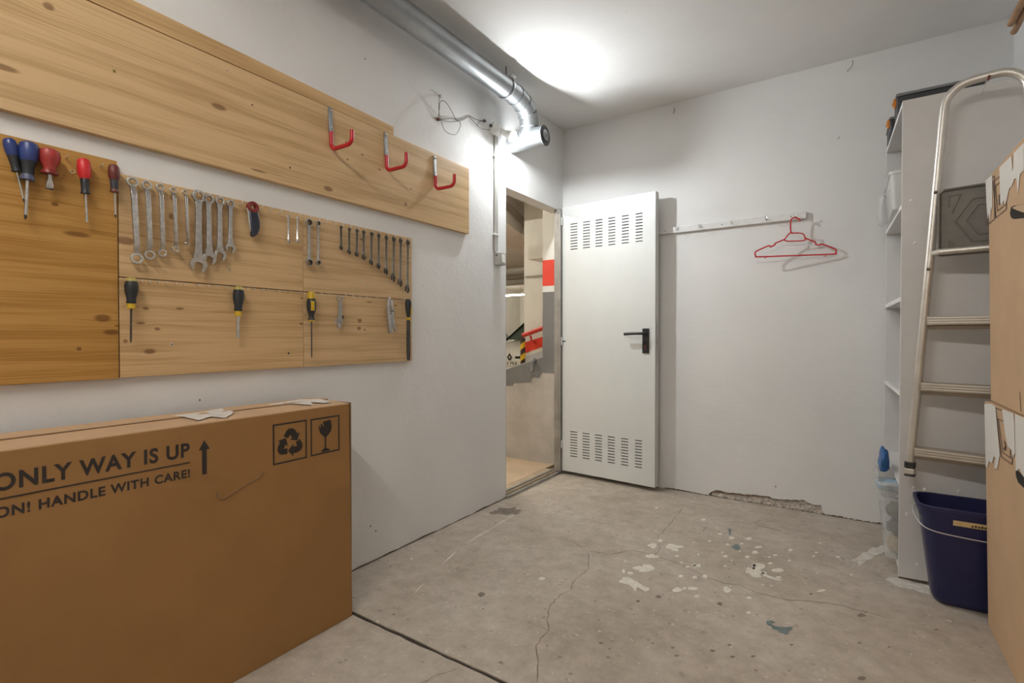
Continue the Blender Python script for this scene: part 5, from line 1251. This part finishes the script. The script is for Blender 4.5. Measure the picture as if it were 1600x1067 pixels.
# ---- striped wall and column behind the ramp
SY = 5.2
def onsy(px, py): return ony(px, py, SY)
xs0 = onsy(819, 500).x
rw = thing('striped_wall', 'white garage wall behind the ramp with a sloping red stripe', 'wall', (-.9, SY, GF))
part('wall_slab', MB().box(xs0, SY, GF, -WT - .001, SY + .3, GC - .001), 'garage_white', rw, smooth=False)
def sq(name, pts, m, off=.004):
    part(name, MB().prism([(ony(a, b_, SY - off).x, SY - off, ony(a, b_, SY - off).z) for a, b_ in pts], (0, off - .0004, 0)), m, rw, smooth=False)
sq('red_stripe', [(819.5, 535), (880, 516), (880, 530), (819.5, 552)], 'band_red')
sq('grey_base', [(819.5, 557), (880, 537), (880, 660), (819.5, 680)], 'pale_grey')
sq('conduit_line', [(819.5, 431), (860, 428), (860, 430.5), (819.5, 433.5)], 'pipe_grey', .02)
gbx0 = ony(825, 395, SY - .35)
part('duct_box', MB().box(gbx0.x, SY - .35, ony(826, 405, SY - .35).z, -WT - .002, SY - .001, ony(826, 384, SY - .35).z), 'garage_white', rw, smooth=False)
# red handrail and striped post in front of it
hr = thing('handrail', 'red sloping handrail on the ramp outside the doorway', 'handrail', ony(817, 570, SY - .12))
h0_, h1_ = ony(817, 524, SY - .12), ony(866, 506, SY - .12)
part('rail', MB().tube([h0_, h1_], .027, 12), 'rail_red', hr)
bk = ony(829, 524, SY - .12); part('rail_bracket', MB().tube([bk, bk + Vector((0, .02, -.06)), bk + Vector((0, .117, -.09))], .012, 8), 'rail_red', hr)
pst = thing('striped_post', 'yellow and black striped post at the end of the red handrail', 'post', (h0_.x, SY - .12, GF))
zt_ = h0_.z - .03; nseg = 15
hseg = (zt_ - GF) / nseg
for k in range(nseg):
    z0 = GF + k * hseg; part('stripe', MB().loft([[Vector((h0_.x + .03 * math.cos(2 * PI * j / 12), SY - .12 + .03 * math.sin(2 * PI * j / 12), z + .025 * math.cos(2 * PI * j / 12) * (0 if (k == 0 and z == z0) or (k == nseg - 1 and z != z0) else 1))) for j in range(12)] for z in (z0, z0 + hseg)], cap=(k in (0, nseg - 1))), 'band_yellow' if k % 2 else 'band_black', pst)
# ---- beams, pipes, far openings
bd = Vector((-.314, .992, 0)).normalized(); bn_ = Vector((bd.y, -bd.x, 0))
def beam(name, label, p, l0, l1, wd, z0, z1, m):
    r = thing(name, label, 'beam', (p.x, p.y, z0)); a = p + bd * l0; b_ = p + bd * l1
    q = [a, b_, b_ - bn_ * wd, a - bn_ * wd]
    part('beam_body', MB().hexa([Vector((v.x, v.y, z0)) for v in q], [Vector((v.x, v.y, z1)) for v in q]), m, r, smooth=False)
zb_m = 2.44; pb_ = onz(790, 347, zb_m)
beam('ceiling_beam', 'pinkish concrete beam under the garage ceiling', pb_, -.8, 2.6, .45, zb_m, GC - .001, 'garage_beam')
gp_ = thing('pipe_run', 'thin grey pipes running along the garage beam', 'pipe', onz(790, 321, 2.60), 0)
for k, py in enumerate((317, 321, 325)):
    p = onz(790, py, 2.62 - .02 * k) - bd * .9; part('pipe', MB().tube([p, p + bd * 3.2], .014, 8), 'pipe_grey', gp_)
for px, py in ((820, 343),):
    p = onz(px, py, 2.60); part('pipe_hanger', MB().tube([Vector((p.x, p.y, GC - .001)), Vector((p.x, p.y, 2.56))], .012, 6), 'pipe_grey', gp_); part('pipe_hanger', MB().tube([Vector((p.x - .04, p.y, 2.6)), Vector((p.x - .08, p.y + .1, 2.30))], .008, 6), 'pipe_grey', gp_)
# cross beams farther back with dark gaps between
for k, (py0, py1, Y, m, lab) in enumerate(((412, 424, 11.0, 'garage_white', 'pale cross beam farther back in the garage, upper one'), (437, 446, 13.0, 'garage_white', 'pale cross beam farther back in the garage, lower one'))):
    za, zb2 = ony(800, py1, Y).z, ony(800, py0, Y).z
    tag(MB().box(-8.9, Y, za, -WT - .01, Y + .4, zb2).build('cross_beam', m, None, smooth=False, loc=(-4.5, Y, za)), lab, 'beam', 'cross beams in the garage')
tag(MB().box(-8.9, 10.7, ony(800, 411, 10.7).z, -WT - .01, 10.75, ony(800, 405, 10.7).z).build('dark_strip', 'dark_gap', None, smooth=False, loc=(-4.5, 10.7, 2.6)), 'dark strip drawn for the opening under the far garage ceiling', 'cable tray')  # dark box drawn for the opening above the far beam
tag(MB().tube([(-8.9, 10.5, ony(800, 431, 10.5).z), (-WT - .02, 10.5, ony(800, 431, 10.5).z)], .03, 10).build('water_pipe', 'pipe_grey', None, loc=(-4.5, 10.5, 2.3)), 'horizontal grey pipe crossing in front of the far beams', 'pipe')
# lamps of the garage
def tube_lamp(label, c, l, axis, m='tube_glow', z=None):
    z = z or 2.42; r = thing('tube_lamp', label, 'lamp', (c[0], c[1], z), 0, 'tube lamps of the garage')
    d = Vector((l / 2, 0, 0)) if axis == 'x' else Vector((0, l / 2, 0)); p = Vector((c[0], c[1], z))
    n_ = Vector((.018, .018, 0)); lo_ = p - d - n_; hi_ = p + d + n_
    part('housing', MB().box(lo_.x, lo_.y, z + .022, hi_.x, hi_.y, z + .06), 'white_plastic', r)
    part('glowing_tube', MB().tube([p - d, p + d], .019, 10), m, r)
    if m == 'tube_glow':
        for k in (-.7, .7): part('hanger_rod', MB().tube([p + d * k + Vector((0, 0, .0605)), Vector((p.x + d.x * k, p.y + d.y * k, GC - .0005))], .005, 6), 'pipe_grey', r)
tube_lamp('unseen tube lamp added to light the garage wall just outside the doorway', (-1.3, 2.0), 1.3, 'y')  # out-of-view tube added to light the wall by the doorway
tube_lamp('glowing tube lamp over the ramp in the garage', (-2.6, 4.4), 1.3, 'y')
tube_lamp('unseen tube lamp added to brighten the garage beams', (-4.0, 6.6), 1.3, 'x')  # out-of-view tube added to brighten ceiling and beams
tube_lamp('glowing tube lamp in the farthest garage aisle', (-7.75, 14.3), 1.3, 'x')

# ---- parked car (front towards -y)
cxx = ony(797, 555, 9.0).x; CY = 9.0
car = thing('car', 'white parked car with green reflections coloured into its windscreen seen through the doorway', 'car', (cxx, CY + 2.0, GF))
def sec(y, pts): return [Vector((cxx + x, CY + y, GF + z)) for x, z in pts]
def bodysec(y, hw, zb, zs, zt, cr):
    half = [(hw * .92, zb), (hw, zb + .12), (hw, zs), (hw - .05, zt - .02), (hw * .55, zt + cr), (0.0001, zt + cr * 1.4)]
    return sec(y, half + [(-x, z) for x, z in half[-2::-1]])
part('body', MB().loft([bodysec(0.0, .60, .30, .50, .56, .01), bodysec(.06, .72, .22, .55, .66, .02), bodysec(.30, .80, .20, .62, .76, .03), bodysec(.95, .84, .18, .74, .88, .03), bodysec(1.3, .85, .18, .78, .93, .02), bodysec(3.3, .85, .18, .80, .95, .02), bodysec(3.9, .78, .22, .78, .95, .02), bodysec(4.05, .66, .32, .66, .80, .01)]), 'car_paint', car)
def cab(y, hw, z): return sec(y, [(hw, z), (-hw, z)])
roofv = [sec(0.98, [(.74, .93), (-.74, .93)]), sec(1.72, [(.58, 1.40), (-.58, 1.40)]), sec(3.0, [(.58, 1.42), (-.58, 1.42)]), sec(3.75, [(.70, .96), (-.70, .96)])]
gl = MB(); vs = [p for l in roofv for p in l]
gl.add(vs[:4], [(0, 1, 3, 2)]); ws = part('windscreen', gl, 'car_glass', car, smooth=False)
gl = MB(); gl.add(vs, [(0, 2, 4, 6), (1, 7, 5, 3), (4, 5, 7, 6)]); part('side_glass', gl, 'car_glass', car, smooth=False)
part('roof', MB().hexa([sec(1.68, [(.60, 1.395)])[0], sec(1.68, [(-.60, 1.395)])[0], sec(3.05, [(-.60, 1.415)])[0], sec(3.05, [(.60, 1.415)])[0]], [sec(1.72, [(.55, 1.45)])[0], sec(1.72, [(-.55, 1.45)])[0], sec(3.0, [(-.55, 1.47)])[0], sec(3.0, [(.55, 1.47)])[0]]), 'car_paint', car, bevel=.02)
for sg in (-1, 1):
    part('pillar', MB().tube([sec(.97, [(sg * .75, .92)])[0], sec(1.70, [(sg * .59, 1.41)])[0]], .028, 8), 'car_black', car)
    part('rear_pillar', MB().tube([sec(3.03, [(sg * .59, 1.41)])[0], sec(3.76, [(sg * .71, .95)])[0]], .05, 8), 'car_paint', car)
    part('headlight', MB().loft([sec(.10 + .0, [(sg * .42, .60), (sg * .70, .64), (sg * .66, .54), (sg * .44, .52)]), sec(.02, [(sg * .42, .60), (sg * .66, .63), (sg * .62, .55), (sg * .44, .53)])]), 'car_glass', car)
    part('grille', MB().hexa(sec(.045, [(sg * .13, .535), (sg * .40, .535)]) + sec(.0, [(sg * .40, .535), (sg * .13, .535)]), sec(.045, [(sg * .13, .585), (sg * .40, .60)]) + sec(-.012, [(sg * .40, .60), (sg * .13, .585)])), 'car_black', car)
    part('mirror', MB().lathe([(.0001, -.09), (.06, -.08), (.075, 0), (.06, .08), (.0001, .09)], 'x', sec(1.15, [(sg * .95, 1.0)])[0], 12), 'car_paint', car)
    for yy in (.75, 3.2):
        whl = part('wheel', MB().lathe([(.0001, -.09), (.27, -.09), (.31, -.05), (.31, .05), (.27, .09), (.0001, .09)], 'x', sec(yy, [(sg * .79, .311)])[0], 22), 'tyre', car)
        sub('hub_cap', MB().lathe([(.0001, sg * .095), (.18, sg * .095), (.19, sg * .0905), (.0001, sg * .0905)], 'x', sec(yy, [(sg * .79, .311)])[0], 18), 'chrome', whl)
em = sec(-.018, [(0, .565)])[0]
part('emblem', MB().loft([[em + Vector((x * k, 0, z * k)) for x, z in ((0, .085), (.06, 0), (0, -.085), (-.06, 0))] + [] for k in (1.0,)] + [[em + Vector((x, -.012, z)) for x, z in ((0, .085), (.06, 0), (0, -.085), (-.06, 0))], [em + Vector((x * .5, -.012, z * .5)) for x, z in ((0, .085), (.06, 0), (0, -.085), (-.06, 0))], [em + Vector((x * .5, 0, z * .5)) for x, z in ((0, .085), (.06, 0), (0, -.085), (-.06, 0))]], closed=True), 'dark_steel', car, smooth=False)
part('bumper', MB().loft([bodysec(-.02, .58, .20, .40, .46, .0), bodysec(.10, .78, .20, .42, .48, .0)]), 'car_paint', car)
pr = ony(809.5, 567, CY - .04); zpl = ony(800, 567.5, CY - .04).z
plate = part('number_plate', MB().box(pr.x - .52, CY - .045, zpl - .057, pr.x, CY - .03, zpl + .057), 'plate_white', car, bevel=.004)
text_obj('plate_lettering', '0 FKB', .26, .075, Matrix(((1, 0, 0, pr.x - .285), (0, 0, 1, CY - .0465), (0, 1, 0, zpl - .0375), (0, 0, 0, 1))), 'ink', car, bold=0.02)
